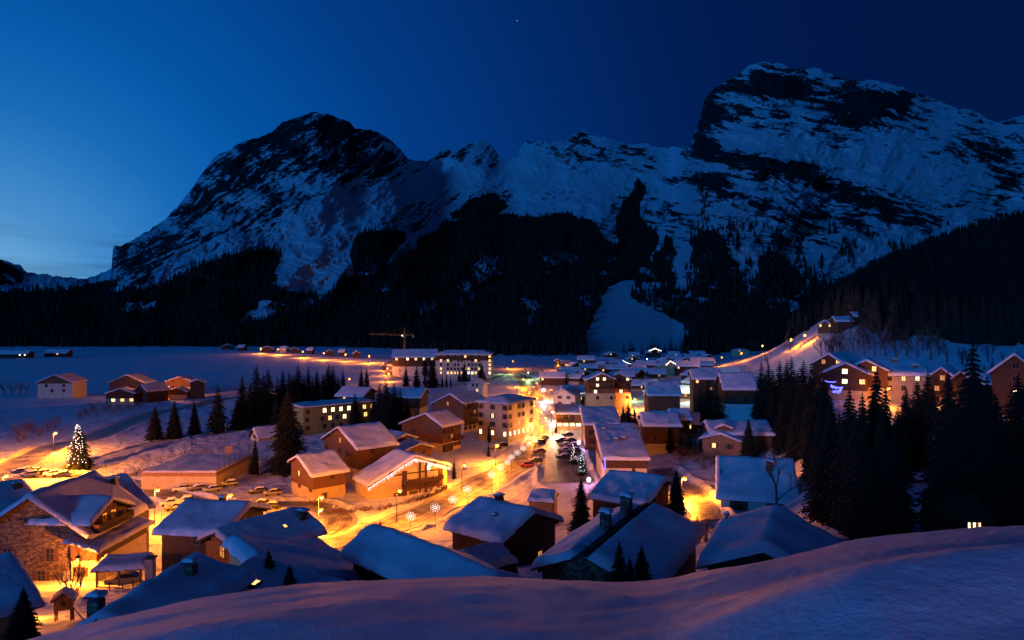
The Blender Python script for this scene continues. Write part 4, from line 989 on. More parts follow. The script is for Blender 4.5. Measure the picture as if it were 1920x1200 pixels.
for a_, b_, c_, e_ in ((.40, .46, 2.0, H_m-3.2), (.62, .645, 2.0, H_m-1.6), (.70, .725, 2.0, H_m-1.8), (.88, .94, 1.0, H_m-3.9)):
    m_ = MB(); m_.box(x0_+a_*(x1_-x0_), x0_+b_*(x1_-x0_), y0_-.26, y0_-.065, c_, e_); m_.build('timber_post', M['beam'], mh)
m_ = MB(); m_.box(x0_+.42*(x1_-x0_), x0_+.90*(x1_-x0_), y0_-.16, y0_-.068, 3.0, 5.4); m_.build('timber_panel', M['wood'], mh)
m_ = MB(); m_.box(x0_+.30*(x1_-x0_), x0_+.95*(x1_-x0_), y0_-.30, y0_-.07, H_m-4.05, H_m-3.75); m_.build('tie_beam', M['beam'], mh)
house('apartment_house', 'four storey ochre apartment house with rows of balconies by the street', **pix((797,776), (838,769), 215, E=(830,801), E2=(747,795)), h=12.5, lo='ochre', hi='wood2', split=.62, T=.5, W={'A': '..o../.o.o./.o.o.', 'R': 'sssss/ssdss/sssss/sssss'}, ws=(.85, 1.2), bal=[('R', 2.3, .0, .45), ('R', 5.0, .5, 1.0), ('R', 7.7, .0, .4)], top=3.0)
house('balcony_house', 'dark gabled apartment house with balconies left of the square block', **pix((843,739), (886,733), 250, yaw=R_(-34), L=15, wl=9.5, wr=6.6, bl=4.4, br=3.2), h=14, lo='ochre', hi='wood2', split=.60, T=.5, W={'A': '..d../.o.o./.o.o.', 'R': 'sssss/ssdss/sssss/sssss'}, ws=(.85, 1.2), bal=[('R', 2.3, .1, .9), ('R', 5.0, .3, 1.0), ('R', 7.7, .0, .6)], top=3.6)
c_ = P(896, 823, 235)
flat_block('street_block', 'square four storey block with tall lit ground floor windows', (c_.x, c_.y, -41), R_(-33), 12.4, 16.5, 12.9, 'tan', 'building', 's.s.s/s.S.s/s.s.s/X.X.X', hip=1.6, front2='s.ss.s/s.ss.s/s.dd.s/XXXXXX', ws=(1.0, 1.5), T=.35)
c_ = P(817, 706, 484)
flat_block('grand_hotel', 'five storey pale hotel with many lit windows and dark timber top floor', (c_.x, c_.y, -41), R_(-1), 39.5, 17, 16.6, 'plaster', 'hotel', '.o.o.o.ox.o.o..x/.x.xo.oo..oxo..x/.o.o.oo..oooo..x/.x.oooooxxoox..x/.x.xxxxxoXXxo..X', bands=(.74, .95), hip=2.4, ws=(1.4, 1.7), T=.5, front2='.o.o.o/.o.x.o/.o.o.o')
house('hotel_annex', 'long low hotel wing under a pale snow roof with tiny lit dormers', **pix((822,655), (742,656), 515, yaw=R_(92), L=34, wl=10, wr=8, bl=5.6, br=4), h=7, lo='plaster', hi='wood', T=.5, W={'L': '.x..X..x..X...x.'}, ws=(1.6, 1.8))
c_ = P(569, 816, 243)
flat_block('green_block', 'flat roofed three storey green apartment block with five lit rooms', (c_.x, c_.y, -41), R_(41), 29, 12, 9.6, 'green', 'apartment block', 'o.XXXXoxx/o.oxoXooxo/o.ooo.ooo', ws=(1.3, 1.5), T=.4)
house('cream_cottage', 'small cream gabled cottage with three dark windows in the trees', **pix((474,803), (520,799), 232, yaw=R_(-50), L=11, wl=4.8, wr=4.2, bl=3.4, br=3.0), h=3.6, lo='plaster', hi=None, T=.35, W={'A': '..sss../.s...s.'}, ws=(.6, 1.1), top=2.9)
house('row_house', 'low snow roofed house squeezed behind the icicle lit chalet', **pix((790,832), (760,823), 190, yaw=R_(30), L=9, wl=5, wr=4, bl=1.6, br=1.4), h=5, lo='tan', hi='wood2', T=.4, W={'A': '.o.o.'})
house('back_house', 'snowy twin roofed house between the tall barn house and dark apartments', **pix((762,815), (735,806), 200, yaw=R_(38), L=10, wl=4.4, wr=4, bl=1.6, br=1.4), h=5.5, lo='tan', hi='wood2', T=.4, W={'A': '.o.o.'})
house('pine_house', 'dark house half hidden by the big spruce clump near the green block', **pix((697,727), (672,727), 275, yaw=R_(75), L=13, wl=7, wr=5, bl=3, br=2), h=6, lo='tan', hi='wood', T=.45, W={'L': '.o.x.'})
house('blue_roof_house', 'low house with blue snow roof in front of the hotel spruces', **pix((800,729), (765,731), 290, yaw=R_(80), L=17, wl=8, wr=5, bl=3.0, br=2), h=5, lo='tan', hi='wood', T=.45, W={'L': '.o.o.o'})
house('lodge', 'small pale lodge with one lit window below the hotel', **pix((889,712), (897,706), 330, yaw=R_(-15), L=9, wl=4.6, wr=5, bl=2.2, br=2.4), h=5.4, lo='plaster', hi=None, T=.35, W={'A': '.oo./..x.'}, ws=(1.0, 1.4), top=2.6)
# left valley houses
house('farmhouse', 'solitary cream farmhouse with dark timber gable at far left', **at(100,748, 19, 15, 4, 8.2, 4.2), lo='plaster', hi='wood2', split=.95, T=.4, W={'A': '.o..o./..o.o.'}, ws=(1.2, 1.4), top=5.6, ch=[(-4, .6, .8, 1.0)])
house('field_chalet', 'dark chalet with three glowing windows below the bright white star lamp', **at(221,757, 14, 10, 12, 4.6, 2.6), lo='tan', hi='wood', T=.4, W={'A': '..../.X.x.x'}, ws=(1.7, 1.6), top=2.9)
house('brown_chalet', 'dark brown gable rising behind the chalet with glowing windows', **at(235,742, 20, 14, 4, 6.6, 4.6), lo='wood', hi='wood', T=.4)
house('connected_chalet', 'steep dark gable joined to the right of the glowing window chalet', **at(261,755, 10, 13, -28, 5.4, 3.6), lo='wood', hi='wood', T=.4)
house('garage', 'low brightly lit garage right of the star lamp on the field edge', **at(296,746, 12, 8, 88, 4.0, 1.2), lo='white', hi=None, T=.4, W={'L': ''})
house('lamplit_chalet', 'pale gabled chalet with a lower porch gable right of the star lamp', **at(335,741, 17, 11, 4, 7.0, 3.0), lo='white', hi='wood2', split=.6, T=.4, W={'A': '.o..o.'})
house('porch_gable', 'low front gable lit from the right in front of the pale chalet', **at(329,748, 12, 7, 4, 3.4, 2.2), lo='white', hi='wood2', split=.6, T=.4)
house('plank_barn', 'tall dark plank barn at the right end of the lamplit chalets', **at(367,748, 8, 9, 20, 8.2, 1.6), lo='wood', hi='wood', T=.4)
for i, (x, y, w) in enumerate([(22, 672, 34), (103, 670, 26)]):
    house('field_barn', ['long dark barn with two lit windows on the snowfield at far left', 'shorter dark barn with one faint light on the snowfield'][i], **at(x, y, 12, w, 90, 4.6, 3.6), lo='wood', hi='wood', T=.4, W={'L': ['XX....', '..x...'][i]}, ws=(1.6, 1.5), group='barns on the snowfield')
FAR = [(425,656,16,10),(450,658,14,10),(500,661,16,10),(530,661,14,10),(552,663,10,8),(580,664,10,8),(618,668,9,8),(640,668,9,8),(668,672,9,7)]
for i, (x, y, w, l) in enumerate(FAR):
    lit = x == 530
    house('distant_chalet', ('brightest lit distant chalet among the row of lamps' if lit else '@ of the dark distant chalets along the far lamp row'.replace('@', ordl(i if i < 3 else i-1, 8))), **at(x, y, w, l, 90 if i % 2 else 12, 4.6, 3.2), lo='ochre' if lit else 'wood', hi=None if lit else 'wood', T=.5, group='distant chalets along the far road', W={'A': '.x.x.', 'L': '.x..'} if lit else {})

# right village behind the street
V_ = [
 ('village_house', 'dark house with a small lit window below two chimneys at the valley centre', (1104,688), 16, 12, 80, 6, 3.4, 'tan', 'wood2', '..x.'),
 ('kiosk', 'tiny two storey house glowing beside its own lamp at forest edge', (1046,692), 6, 6, 5, 6.6, 1.4, 'ochre', 'wood2', '.d.'),
 ('snowed_house', 'low house with a wide snow roof behind the twin gabled apartments', (1150,702), 26, 13, 86, 4.0, 3.2, 'wood', 'wood', '.o..x.'),
 ('roadside_house', 'low snow roofed house at the top of the lit street', (1040,722), 17, 12, 84, 4.5, 3.2, 'wood', 'wood', '....x'),
 ('cabin', 'small snowy cabin above the roadside house', (1072,706), 15, 11, 88, 3.6, 2.8, 'wood', 'wood', '.o.'),
 ('annex', 'little house with twin snowy roofs left of the twin gabled apartments', (1090,722), 12, 9, 60, 4.2, 2.4, 'tan', 'wood', '.o.'),
 ('string_light_chalet', 'chalet with pale string lights left of the glowing yellow house', (1182,694), 13, 10, 30, 4.0, 3.0, 'tan', 'wood', '.o.'),
 ('middle_chalet', 'purple roofed chalet just left of the glowing yellow house', (1219,695), 17, 12, 75, 4.4, 3.4, 'wood', 'wood', '.o.x.'),
 ('yellow_house', 'glowing yellow gabled house outlined in white bulbs', (1258,703), 16, 13, 10, 6.4, 3.6, 'ochre', 'ochre', '.x.x.'),
 ('dark_house', 'long dark house to the right of the glowing yellow house', (1297,699), 19, 12, 84, 4.4, 3.4, 'wood', 'wood', '.....x'),
 ('outlined_chalet', 'high chalet outlined by orange bulbs in front of the ski slope', (1228,671), 15, 11, 8, 5.4, 3.6, 'wood', 'wood', 'x.x'),
 ('slope_foot_house', 'pink roofed house at the foot of the hill road', (1310,672), 17, 11, 88, 5, 2.4, 'tan', 'wood2', '.o.o.'),
 ('upper_cottage', 'snowy cottage half way between outlined chalet and hill road', (1272,681), 18, 12, 80, 4, 3.0, 'tan', 'wood', '.o..x'),
 ('lower_cottage', 'snow roofed cottage below the pink roofed house', (1322,690), 18, 12, 85, 4, 3.0, 'tan', 'wood', '..d.'),
 ('forest_edge_house', 'plain snow roofed house right of centre at the forest edge', (1130,684), 22, 11, 88, 3.6, 2.6, 'wood', 'wood', '.o.'),
 ('hill_foot_cabin', 'small roof just above the dark long house', (1253,684), 12, 9, 30, 3.6, 2.6, 'tan', 'wood', '.d.'),
 ('low_barn', 'low barn under a purple roof left of the snowy garden', (1215,706), 20, 10, 70, 3.2, 2.6, 'wood', 'wood', '.o.x'),
]
for nm, lb, b_, w, l, yw, h, rise, lo, hi, rowp in V_:
    face = 'L' if yw > 60 else 'A'
    if yw > 60: w, l = l, w
    house(nm, lb, **at(b_[0], b_[1], w, l, yw, h, rise), lo=lo, hi=hi, T=.5, W={face: rowp}, ws=(1.2, 1.3))
FILL = [(1058,690,13,80),(1083,697,12,20),(1108,704,14,82),(1070,718,13,78),(1100,712,12,15),(1138,693,12,30),(1160,688,14,84),(1190,683,12,12),(1203,699,12,80),(1197,716,13,60),(1238,714,12,82),(1285,688,12,20),(1300,682,12,84),(1330,680,11,15),(1268,674,12,80),(1192,672,12,84),(1150,675,13,20),(1336,712,12,80),(1310,716,12,30)]
FILL += [(1205,735,10,80),(1232,742,9,15),(1290,752,11,80),(1322,742,10,20),(1245,812,9,80),(1300,822,10,75),(1375,722,11,84),(1150,752,10,80),(1128,748,9,20),(1180,722,11,82)]
FILL.sort()
for i, (x, y, w, yw) in enumerate(FILL):
    l = 9+(i*7 % 4); a_ = (l+3, w) if yw > 50 else (w, l)
    house('village_chalet', row('@ of the small packed chalets between main street and hill road', len(FILL))[i], **at(x, y, a_[0], a_[1], yw, 3.6+(i*5 % 3)*.9, 2.6), lo='tan', hi='wood', T=.5, W={'L' if yw > 50 else 'A': ['.o.x.', '.d..', 'o..o', '.x..o'][i % 4]}, ws=(1.1, 1.2), group='small packed village chalets')
for i, (x, d_, yw) in enumerate([(1129, 296, 2), (1160, 300, 2)]):
    a = P(x, 700, d_); L_ = 12
    house('twin_gable', ['left', 'right'][i]+' gable of the lamplit twin gabled apartment house', a, a+Vector((0, L_, 0)), 7.2, 6.4, 3.2, 3.0, h=8.0, lo='ochre', hi='wood2', split=.62, T=.45, W={'A': ['.XX./.X.o/.X.../.o.o', '.x.X/.o.o/..X./.o.o'][i]}, ws=(1.2, 1.3), top=2.6, bal=[('A', 3.9, .05, .95), ('A', 6.6, .05, .95)])
house('big_dark_house', 'wide dark house under a thick purple snow roof right of the orange lamp', **pix((1272,717), (1214,716), 268, yaw=R_(88), L=13.5, wl=7.4, wr=4, bl=4.4, br=3), h=6.6, lo='wood', hi='wood2', split=.3, T=.55, W={'L': '.o.o./.....'}, ch=[(-2, .86, .6, .7)])
house('purple_roof_house', 'low dark house with stepped purple snow roof below the wide dark house', **pix((1272,776), (1212,778), 205, yaw=R_(86), L=11.5, wl=6.5, wr=5, bl=2.8, br=2.2), h=5.0, lo='tan', hi='wood', split=.4, T=.6, W={'L': '.o.o./.s.s.'})
house('purple_side_house', 'second stepped roof attached right of the low purple roofed house', **pix((1292,768), (1262,768), 212, yaw=R_(86), L=6.5, wl=5.5, wr=4, bl=2.4, br=2.0), h=5.0, lo='tan', hi='wood', T=.5)
house('dark_lodge', 'dark lodge behind black trees left of the arched window house', **pix((1350,694), (1304,692), 262, yaw=R_(84), L=11.5, wl=6.5, wr=5, bl=3.0, br=2.2), h=7.6, lo='wood', hi='wood', T=.55, W={'L': '...x/.d..'})
house('arched_house', 'house with white lower wall, arched windows and smooth blue snow roof', **pix((1412,702), (1354,704), 232, yaw=R_(86), L=11.6, wl=6.6, wr=5, bl=4.6, br=3.4), h=7.4, lo='white', hi='wood', split=.60, T=.6, W={'L': '...../.ss./.....', 'B': '.x.'}, ws=(2.4, 1.1))
house('half_buried_house', 'broad pink snow roof with a dormer behind the honey plank chalet', **pix((1440,792), (1352,789), 186, yaw=R_(84), L=17, wl=8.0, wr=6, bl=2.2, br=2.0), h=3.2, lo='wood2', hi=None, T=.6, W={'L': '...d.d'})
house('dormer', 'little wooden dormer gable poking out of the broad pink snow roof', **pix((1357,797), (1362,790), 180, yaw=R_(-14), L=3.5, wl=2.3, wr=2.3, bl=.9, br=.9), h=.8, lo='wood2', hi=None, T=.35, ov=.3, gz=-29.5)
# hillside chalets on the right
house('peak_chalet', 'tall gabled chalet at left of the three peaks above the black spruces', **pix((1553,664), (1590,660), 200, yaw=R_(-48), L=14, wl=5.6, wr=6.4, bl=3.4, br=3.9), h=8, lo='tan', hi='wood', split=.5, T=.6, W={'A': '.d.x./.o.o./.x.X.'}, ws=(1.0, 1.2), bal=[('A', 4.6, .1, .9), ('A', 7.3, .1, .9)])
house('round_window_chalet', 'middle peaked chalet with round glowing gable window above the spruces', **pix((1585,681), (1612,678), 188, yaw=R_(-30), L=11, wl=6.4, wr=6.0, bl=3.2, br=3.0), h=7, lo='tan', hi='wood', split=.5, T=.5, W={'A': '..X../..X.x'}, ws=(1.3, 1.3), bal=[('A', 4.2, .05, .6)])
house('right_peak_chalet', 'dark right hand peak of the three chalets beside the large inn', **pix((1624,676), (1655,672), 190, yaw=R_(-30), L=11, wl=6.4, wr=6.0, bl=3.2, br=3.0), h=7, lo='tan', hi='wood', split=.5, T=.5, W={'A': 'X..x.'}, ws=(1.0, 1.3))
house('inn', 'large inn with long blue snow roof and four lit windows on the right', **pix((1722,677), (1640,676), 196, yaw=R_(86), L=16.5, wl=7.4, wr=6, bl=3.6, br=3.2), h=10, lo='tan', hi=None, T=.6, W={'L': '.X.x.o.x/.o.o.o.o/.x.o.d.o'}, ws=(1.0, 1.2), ch=[(-1.6, .45, 1.0, 1.1), (-4.2, .18, 1.0, .9)])
house('balcony_chalet', 'balconied chalet under a steep gable right of the large inn', **pix((1765,690), (1800,684), 172, yaw=R_(-42), L=11, wl=3.7, wr=3.9, bl=3.0, br=3.2), h=8.6, lo='ochre', hi='wood', split=.62, T=.5, W={'A': '..d../.d.o./.o.o./.x..'}, ws=(1.0, 1.2), bal=[('A', 4.4, .05, .95), ('A', 7.1, .05, .95)], top=2.5)
house('edge_chalet', 'dark gabled chalet at the right border above a glowing garage', **pix((1902,665), (1960,650), 140, yaw=R_(-40), L=13, wl=4.6, wr=5.0, bl=4.2, br=4.4), h=11, lo='tan', hi='wood', split=.45, T=.5, W={'A': '.o./.o./.X.'}, ws=(1.1, 1.1))
house('blue_roof_barn', 'low barn with a blue snow roof between huge spruce and right border', **pix((1875,697), (1838,699), 150, yaw=R_(84), L=8, wl=5, wr=4, bl=2.6, br=2), h=4, lo='wood', hi='wood', T=.5)
house('forest_house', 'house hidden in black spruces showing two square lit windows', P(1828,925,57), P(1768,925,57), 2.6, 3, 1.4, 1.6, h=2.4, lo='wood', hi='wood', snow=False, W={'L': '..X.X..', 'R': ''}, ws=(.75, 1.1))
house('ridge_chalet', 'chalet with white lit gable edge high on the hill road', **at(1552,628, 8, 11, -38, 4.2, 2.6), lo='ochre', hi='wood2', T=.5, W={'A': 'x.x'})
house('ridge_barn', 'dark barn beside the lit chalet at the top of hill road', **at(1592,617, 12, 8, 80, 3.4, 2.2), lo='wood', hi='wood', T=.5)
house('ridge_cabin', 'farther small cabin on the skyline of the hill road', **at(1622,606, 9, 7, 80, 3.0, 2.0), lo='wood', hi='wood', T=.5, W={'L': 'x..'})
house('road_house', 'ochre house glowing beside the lower lamps of hill road', **at(1393,667, 18, 10, 10, 5.5, 2.2), lo='ochre', hi=None, T=.4, W={'A': '.x.o.'})
house('lane_house', 'small snowy house just below the first hill road lamp', **at(1335,697, 12, 9, 70, 4.2, 2.2), lo='tan', hi='wood2', T=.5, W={'A': '.x.'})
house('mid_hill_house', 'dark snow roofed house in the gap right of the arched window house', **at(1425,745, 12, 9, 80, 4.5, 2.6), lo='wood', hi='wood', T=.5)

# carport, tennis court, pillar, bird house, sign posts
def carport():
    b = P(232,1098,90.5); g = gz_(b.x, b.y); root = tag(empty('carport', (b.x, b.y, g), R_(12)), 'open timber carport with a pillow of snow on its roof and a car inside', 'carport')
    for x in (-2.6, 0, 2.6):
        for y in (-1.8, 2.0):
            m = MB(); m.box(x-.11, x+.11, y-.11, y+.11, -.5, 2.5); m.build('post', M['wood2'], root)
    m = MB(); m.box(-3.1, 3.1, -2.3, 2.5, 2.5, 2.72); r = m.build('roof', M['beam'], root)
    snow_sheet('snow_cover', (-3.2, 3.2), (-2.4, 2.6), lambda X, Y: 2.72+.12*X*0, .6, 5, r, edge=.7)
    return b, g
cpb, cpg = carport()
def court():
    x0, x1, y0, y1, z = -89.6, -71.5, 165, 187, -36.9
    root = tag(empty('tennis_court', ((x0+x1)/2, (y0+y1)/2, -41)), 'raised snow covered tennis court with orange lit retaining wall', 'tennis court')
    W_, D_, H_ = (x1-x0)/2, (y1-y0)/2, z+41
    m = MB(); m.box(-W_, W_, -D_, D_, -1, H_-.9); m.build('retaining_wall', M['ochre'], root)
    m = MB(); m.box(-W_-.06, W_+.06, -D_-.06, D_+.06, H_-.9, H_); m.build('board_edge', M['wood3'], root)
    snow_sheet('snow_cover', (-W_, W_), (-D_, D_), lambda X, Y: H_+0*X, .35, 3, root, edge=.4, rough=.05)
    n = 7
    for i in range(n):
        for (px_, py_) in ((-W_+i*2*W_/(n-1), D_-.2), (W_-.2, -D_+2+i*(2*D_-3)/(n-1))):
            m = MB(); m.tube((px_, py_, H_), (px_, py_, H_+3.2), .07, .06, 6); m.build('fence_post', M['metal'], root)
    net = MB()
    for k in range(7):
        zz = H_+.5+k*.44; net.tube((-W_, D_-.2, zz), (W_, D_-.2, zz), .018, n=3, cap=False); net.tube((W_-.2, -D_+2, zz), (W_-.2, D_-.2, zz), .018, n=3, cap=False)
    net.build('fence_wire', M['metal'], root)
    m = MB(); m.box(2.2, 4.0, D_-.35, D_-.25, H_+.2, H_+2.4); m.build('gate', M['wood3'], root)
court()
def pillar():
    b = P(282,1096,84); g = gz_(b.x, b.y); r = tag(empty('stone_pillar', (b.x, b.y, g)), 'tall square masonry pillar right of the carport', 'pillar')
    m = MB(); m.box(-.45, .45, -.45, .45, -.5, 3.9); m.build('shaft', M['concrete'], r)
    m = MB(); m.box(-.6, .6, -.6, .6, 3.9, 4.1); m.build('cap', M['tin'], r)
pillar()
def birdhouse():
    b = ground(120, 1166); g = gz_(b.x, b.y); r = tag(empty('play_house', (b.x, b.y, g), R_(25)), 'small wooden play house on stilts with snowy roof in the lower left', 'play house')
    m = MB(); m.prism([(-.7, 1.1), (.7, 1.1), (.7, 2.0), (0, 2.5), (-.7, 2.0)], -.6, .6); m.build('cabin', M['wood3'], r)
    for x in (-.6, .6):
        for y in (-.5, .5):
            m = MB(); m.box(x-.06, x+.06, y-.06, y+.06, -.4, 1.1); m.build('leg', M['wood2'], r)
    m = MB(); m.prism([(-.95, 1.86), (0, 2.54), (.95, 1.86), (.95, 2.0), (0, 2.68), (-.95, 2.0)], -.8, .8); q = m.build('roof', M['beam'], r)
    snow_sheet('snow_cover', (-.98, .98), (-.82, .82), lambda X, Y: 2.68-np.abs(X)*.71, .18, 8, q, edge=.15, rough=.02)
    m = MB(); m.box(-.2, .2, -.62, -.6, 1.5, 1.95); m.build('opening', M['glass'], r)
    m = MB(); m.tube((.8, -.2, 0), (.75, -.2, 1.1), .04); m.tube((1.5, -.2, -.1), (.75, -.2, 1.1), .04); m.build('ladder', M['wood2'], r)
birdhouse()
def crane():
    d = 560; b = P(758, 668, d); b.z = float(tz(b.x, b.y)); Ht = (600-621)/F*d-b.z
    r = tag(empty('tower_crane', b), 'thin orange tower crane rising behind the hotel', 'crane')
    def lattice(m, a, c, w, n):
        a, c = Vector(a), Vector(c); d_ = (c-a).normalized(); up = Vector((0, 0, 1)) if abs(d_.z) < .9 else Vector((1, 0, 0)); s = d_.cross(up).normalized(); u = s.cross(d_)
        cor = [s*w+u*w, s*w-u*w, -s*w-u*w, -s*w+u*w]
        for q in cor: m.tube(a+q, c+q, .14, n=4, cap=False)
        for i in range(n):
            p0 = a+(c-a)*i/n; p1 = a+(c-a)*(i+1)/n
            for k in range(4): m.tube(p0+cor[k], p1+cor[(k+1) % 4], .08, n=3, cap=False)
    m = MB(); lattice(m, (0, 0, 0), (0, 0, Ht), .7, 12); m.build('mast', M['crane'], r)
    m = MB(); lattice(m, (0, 0, Ht-3), (-29, 0, Ht-2.2), .5, 16); m.build('jib', M['crane'], r)
    m = MB(); lattice(m, (0, 0, Ht-3), (8, 0, Ht-3.2), .5, 5); m.build('counter_jib', M['crane'], r)
    m = MB(); m.box(6.5, 8.4, -.7, .7, Ht-5.2, Ht-3.4); m.build('counterweight', M['concrete'], r)
    m = MB(); m.tube((0, 0, Ht), (0, 0, Ht+2.5), .2); m.tube((0, 0, Ht+2.5), (-18, 0, Ht-1.8), .06, n=3); m.tube((0, 0, Ht+2.5), (7, 0, Ht-2.6), .06, n=3); m.build('tie', M['crane'], r)
    m = MB(); m.box(-1, 1, -1.1, .9, Ht-5, Ht-3.5); m.build('cab', M['crane'], r)
    bulbs('work_light', [(-1.5, -1.3, Ht-3.6)], 'fairyw', .55, parent=r)
M['crane'] = mat('crane_paint', (.50,.20,.05), .6, emit=(.5,.16,.03), es=.0)
crane()
# ================================================================== lamps
lamp(100,811, 7, 7500, 'upper street lamp left of the lit christmas tree')
lamp(99,847, 7, 9000, 'lower street lamp left of the lit christmas tree')
lamp(125,870, 2.6, 500, 'low bright lantern at the foot of the lit christmas tree', r=.28, mt='sodium')
lamp(6,891, 7, 6500, 'street lamp at the far left border above the parked cars')
lamp(136,906, 8, 4500, 'street lamp shining over the ridge of the stone house')
lamp(290,917, 7, 6500, 'street lamp above the broad lit barn roof')
lamp(426,927, 7, 6500, 'street lamp over the snowed cars behind the drooping roof')
lamp(597,931, 7, 4600, 'taller of the two stacked street lamps by the planked barn')
lamp(597,953, 5, 2400, 'lower of the two stacked street lamps by the planked barn')
lamp(744,919, 6.5, 3900, 'street lamp in front of the icicle lit chalet')
lamp(866,871, 6.5, 5200, 'street lamp at the right corner of the icicle lit chalet')
lamp(929,834, 6, 4800, 'street lamp on the snowy bank left of the parked red car')
lamp(142,1044, 4.2, 2000, 'warm lantern on the front of the stone house', r=.26, d=90, pole=False, name='wall_lamp', cat='wall lamp', group=None)
lamp(-60,835, 7, 12000, 'assumed street lamp just outside the left border by the orange bank')  # unseen lamp added out of frame to light the orange bank
lamp(40,1128, 3.4, 700, 'assumed yard lamp beside the corner house at lower left', r=.2, d=62, pole=False, name='wall_lamp', cat='wall lamp', group=None)  # hidden lamp, assumed from the orange lit wall of the corner house
lamp(297,718, 8, 5000, 'brilliant star lamp between the valley chalets', r=.6)
lamp(494,722, 5, 500, 'small lamp glimpsed between two spruces', r=.3)
lamp(653,710, 6, 3500, 'street lamp at the right end of the spruce row', r=.55)
fr = [(488,653),(520,655),(567,659),(606,662),(647,664),(691,667),(741,670)]
for (x, y), lb in zip(fr, row('@ of the lamps strung along the far edge of the snowfield', 7)): lamp(x, y, 7, 7000, lb, r=.85)
for (x, y), lb in zip([(717,681),(725,690),(727,700)], ['topmost of three lamps stacked left of the hotel', 'middle of three lamps stacked left of the hotel', 'lowest of three lamps stacked left of the hotel']): lamp(x, y, 6, 2200, lb, r=.6)
lamp(800,677, 6, 1500, 'lamp shining between the dark trees left of the hotel front', r=.4)
lamp(950,690, 5, 900, 'greenish lamp right of the hotel', mt='greenish', col=(.7, 1, .35), r=.35)
lamp(989,698, 5, 1200, 'greenish lamp at the top end of the main street', mt='greenish', col=(.7, 1, .35), r=.4)
lamp(961,677, 7, 2500, 'orange lamp high in the black forest right of the hotel', r=.45)
lamp(1045,684, 5, 1800, 'lamp on the tiny glowing house at the forest edge', r=.5)
st = [(980,711,5,3200),(965,725,5,2600),(999,725,5,1500),(1005,745,5,1700),(1005,717,5,1500),(1032,730,5,1100),(1012,772,5,1700),(1020,783,5,1500),(1015,798,5,1900),(996,792,5,1700),(1000,760,5,1500),(990,735,5,1400)]
for i, (x, y, h, w) in enumerate(st):
    lamp(x, y, h, w, ['first', 'second', 'third', 'fourth', 'fifth', 'sixth', 'seventh', 'eighth', 'ninth', 'tenth', 'eleventh', 'twelfth'][[s[0] for s in sorted(st)].index(x) if [s[0] for s in st].count(x) == 1 else sorted(st).index((x, y, h, w))]+' lamp from left on the glaring upper main street', r=.42)
lamp(1017,731, 6, 900, 'blinding white floodlight on the upper main street', mt='cool', col=(.75, .88, 1), r=.75, cat='floodlight')
lamp(1034,772, 4, 900, 'white shop lantern at the street corner below the pale gable', mt='cool', col=(1, .85, .65), r=.4)
lamp(1036,797, 4, 1100, 'white entrance lantern at the left end of the bright shop', mt='cool', col=(1, .80, .50), r=.5)
lamp(1244,689, 5, 2600, 'lamp in front of the glowing yellow house', r=.5)
lamp(1173,735, 5, 1200, 'greenish lamp above the conifers near the orange lamp', mt='greenish', col=(.7, 1, .4), r=.38)
lamp(1188,748, 5, 4200, 'orange lamp between small conifers in the village centre', r=.5)
lamp(1294,704, 12, 2500, 'tall white floodlight mast right of the wide dark house', mt='cool', col=(.8, 1, .85), r=.42, cat='floodlight')
lamp(1212,673, 4, 300, 'small white lamp at the end of the string lit roofs', mt='cool', col=(.9, .95, 1), r=.35)
lamp(1285,738, 3, 900, 'orange lamp low beside the floodlight mast', r=.3)
lamp(1278,895, 5.5, 7500, 'strong orange lane lamp in front of the honey plank chalet', r=.42, d=133)
hl = [(1352,670),(1389,662),(1428,648),(1482,636),(1507,628)]
for (x, y), lb in zip(hl, row('@ of the five orange lamps climbing the hill road', 5)): lamp(x, y, 6, 2200, lb, r=.6)
lamp(1417,647, 5, 800, 'small pale lamp just left of the third hill road lamp', r=.4)
lamp(1662,727, 5.5, 1500, 'orange lamp in front of the inn on the right', r=.42)
lamp(1612,708, 4, 500, 'small lamp between the peaked chalets and the inn', r=.3)
lamp(1898,784, 3.2, 700, 'assumed garage lamp glowing under the chalet at the right border', r=.2, d=128, col=(1, .25, .03), pole=False, name='wall_lamp', cat='wall lamp', group=None)  # lamp itself hidden, assumed from the orange light at the garage
lamp(1790,745, 4, 600, 'porch light on the balconied chalet', r=.2, d=165, pole=False, name='wall_lamp', cat='wall lamp', group=None)
brs_extra = [(1598,612),(1640,606),(1680,600),(1700,640),(1720,632),(1740,648),(1760,640),(1625,640),(1645,632),(1668,645),(1590,640),(1685,648),(1780,650),(1800,655)]
# assumed unseen lamps behind the viewer, added to tint foreground and near roofs purple
for (x, y, w, lb) in ((-30, -14, 600, 'assumed unseen street lamp behind the viewer to the left'), (15, -15, 1150, 'assumed unseen street lamp behind the viewer to the right')):
    g = Vector((x, y, -1.0)); r = tag(empty('street_lamp', g), lb, 'street lamp', 'lit street lamps along the roads')
    pm, hm = LAMPM[(7, .6)]; inst('pole', pm, r); inst('shade', hm, r); b = MB(); b.ball((.6, 0, 6.88), .33, 10, 7); b.build('bulb', M['sodium'], r)
    l = bpy.data.lights.new('street_light', 'POINT'); l.energy = w; l.color = (1.0, .17, .10); l.shadow_soft_size = .15
    lo = bpy.data.objects.new('light', l); C.objects.link(lo); lo.parent = r; lo.location = (.6, 0, 6.2)

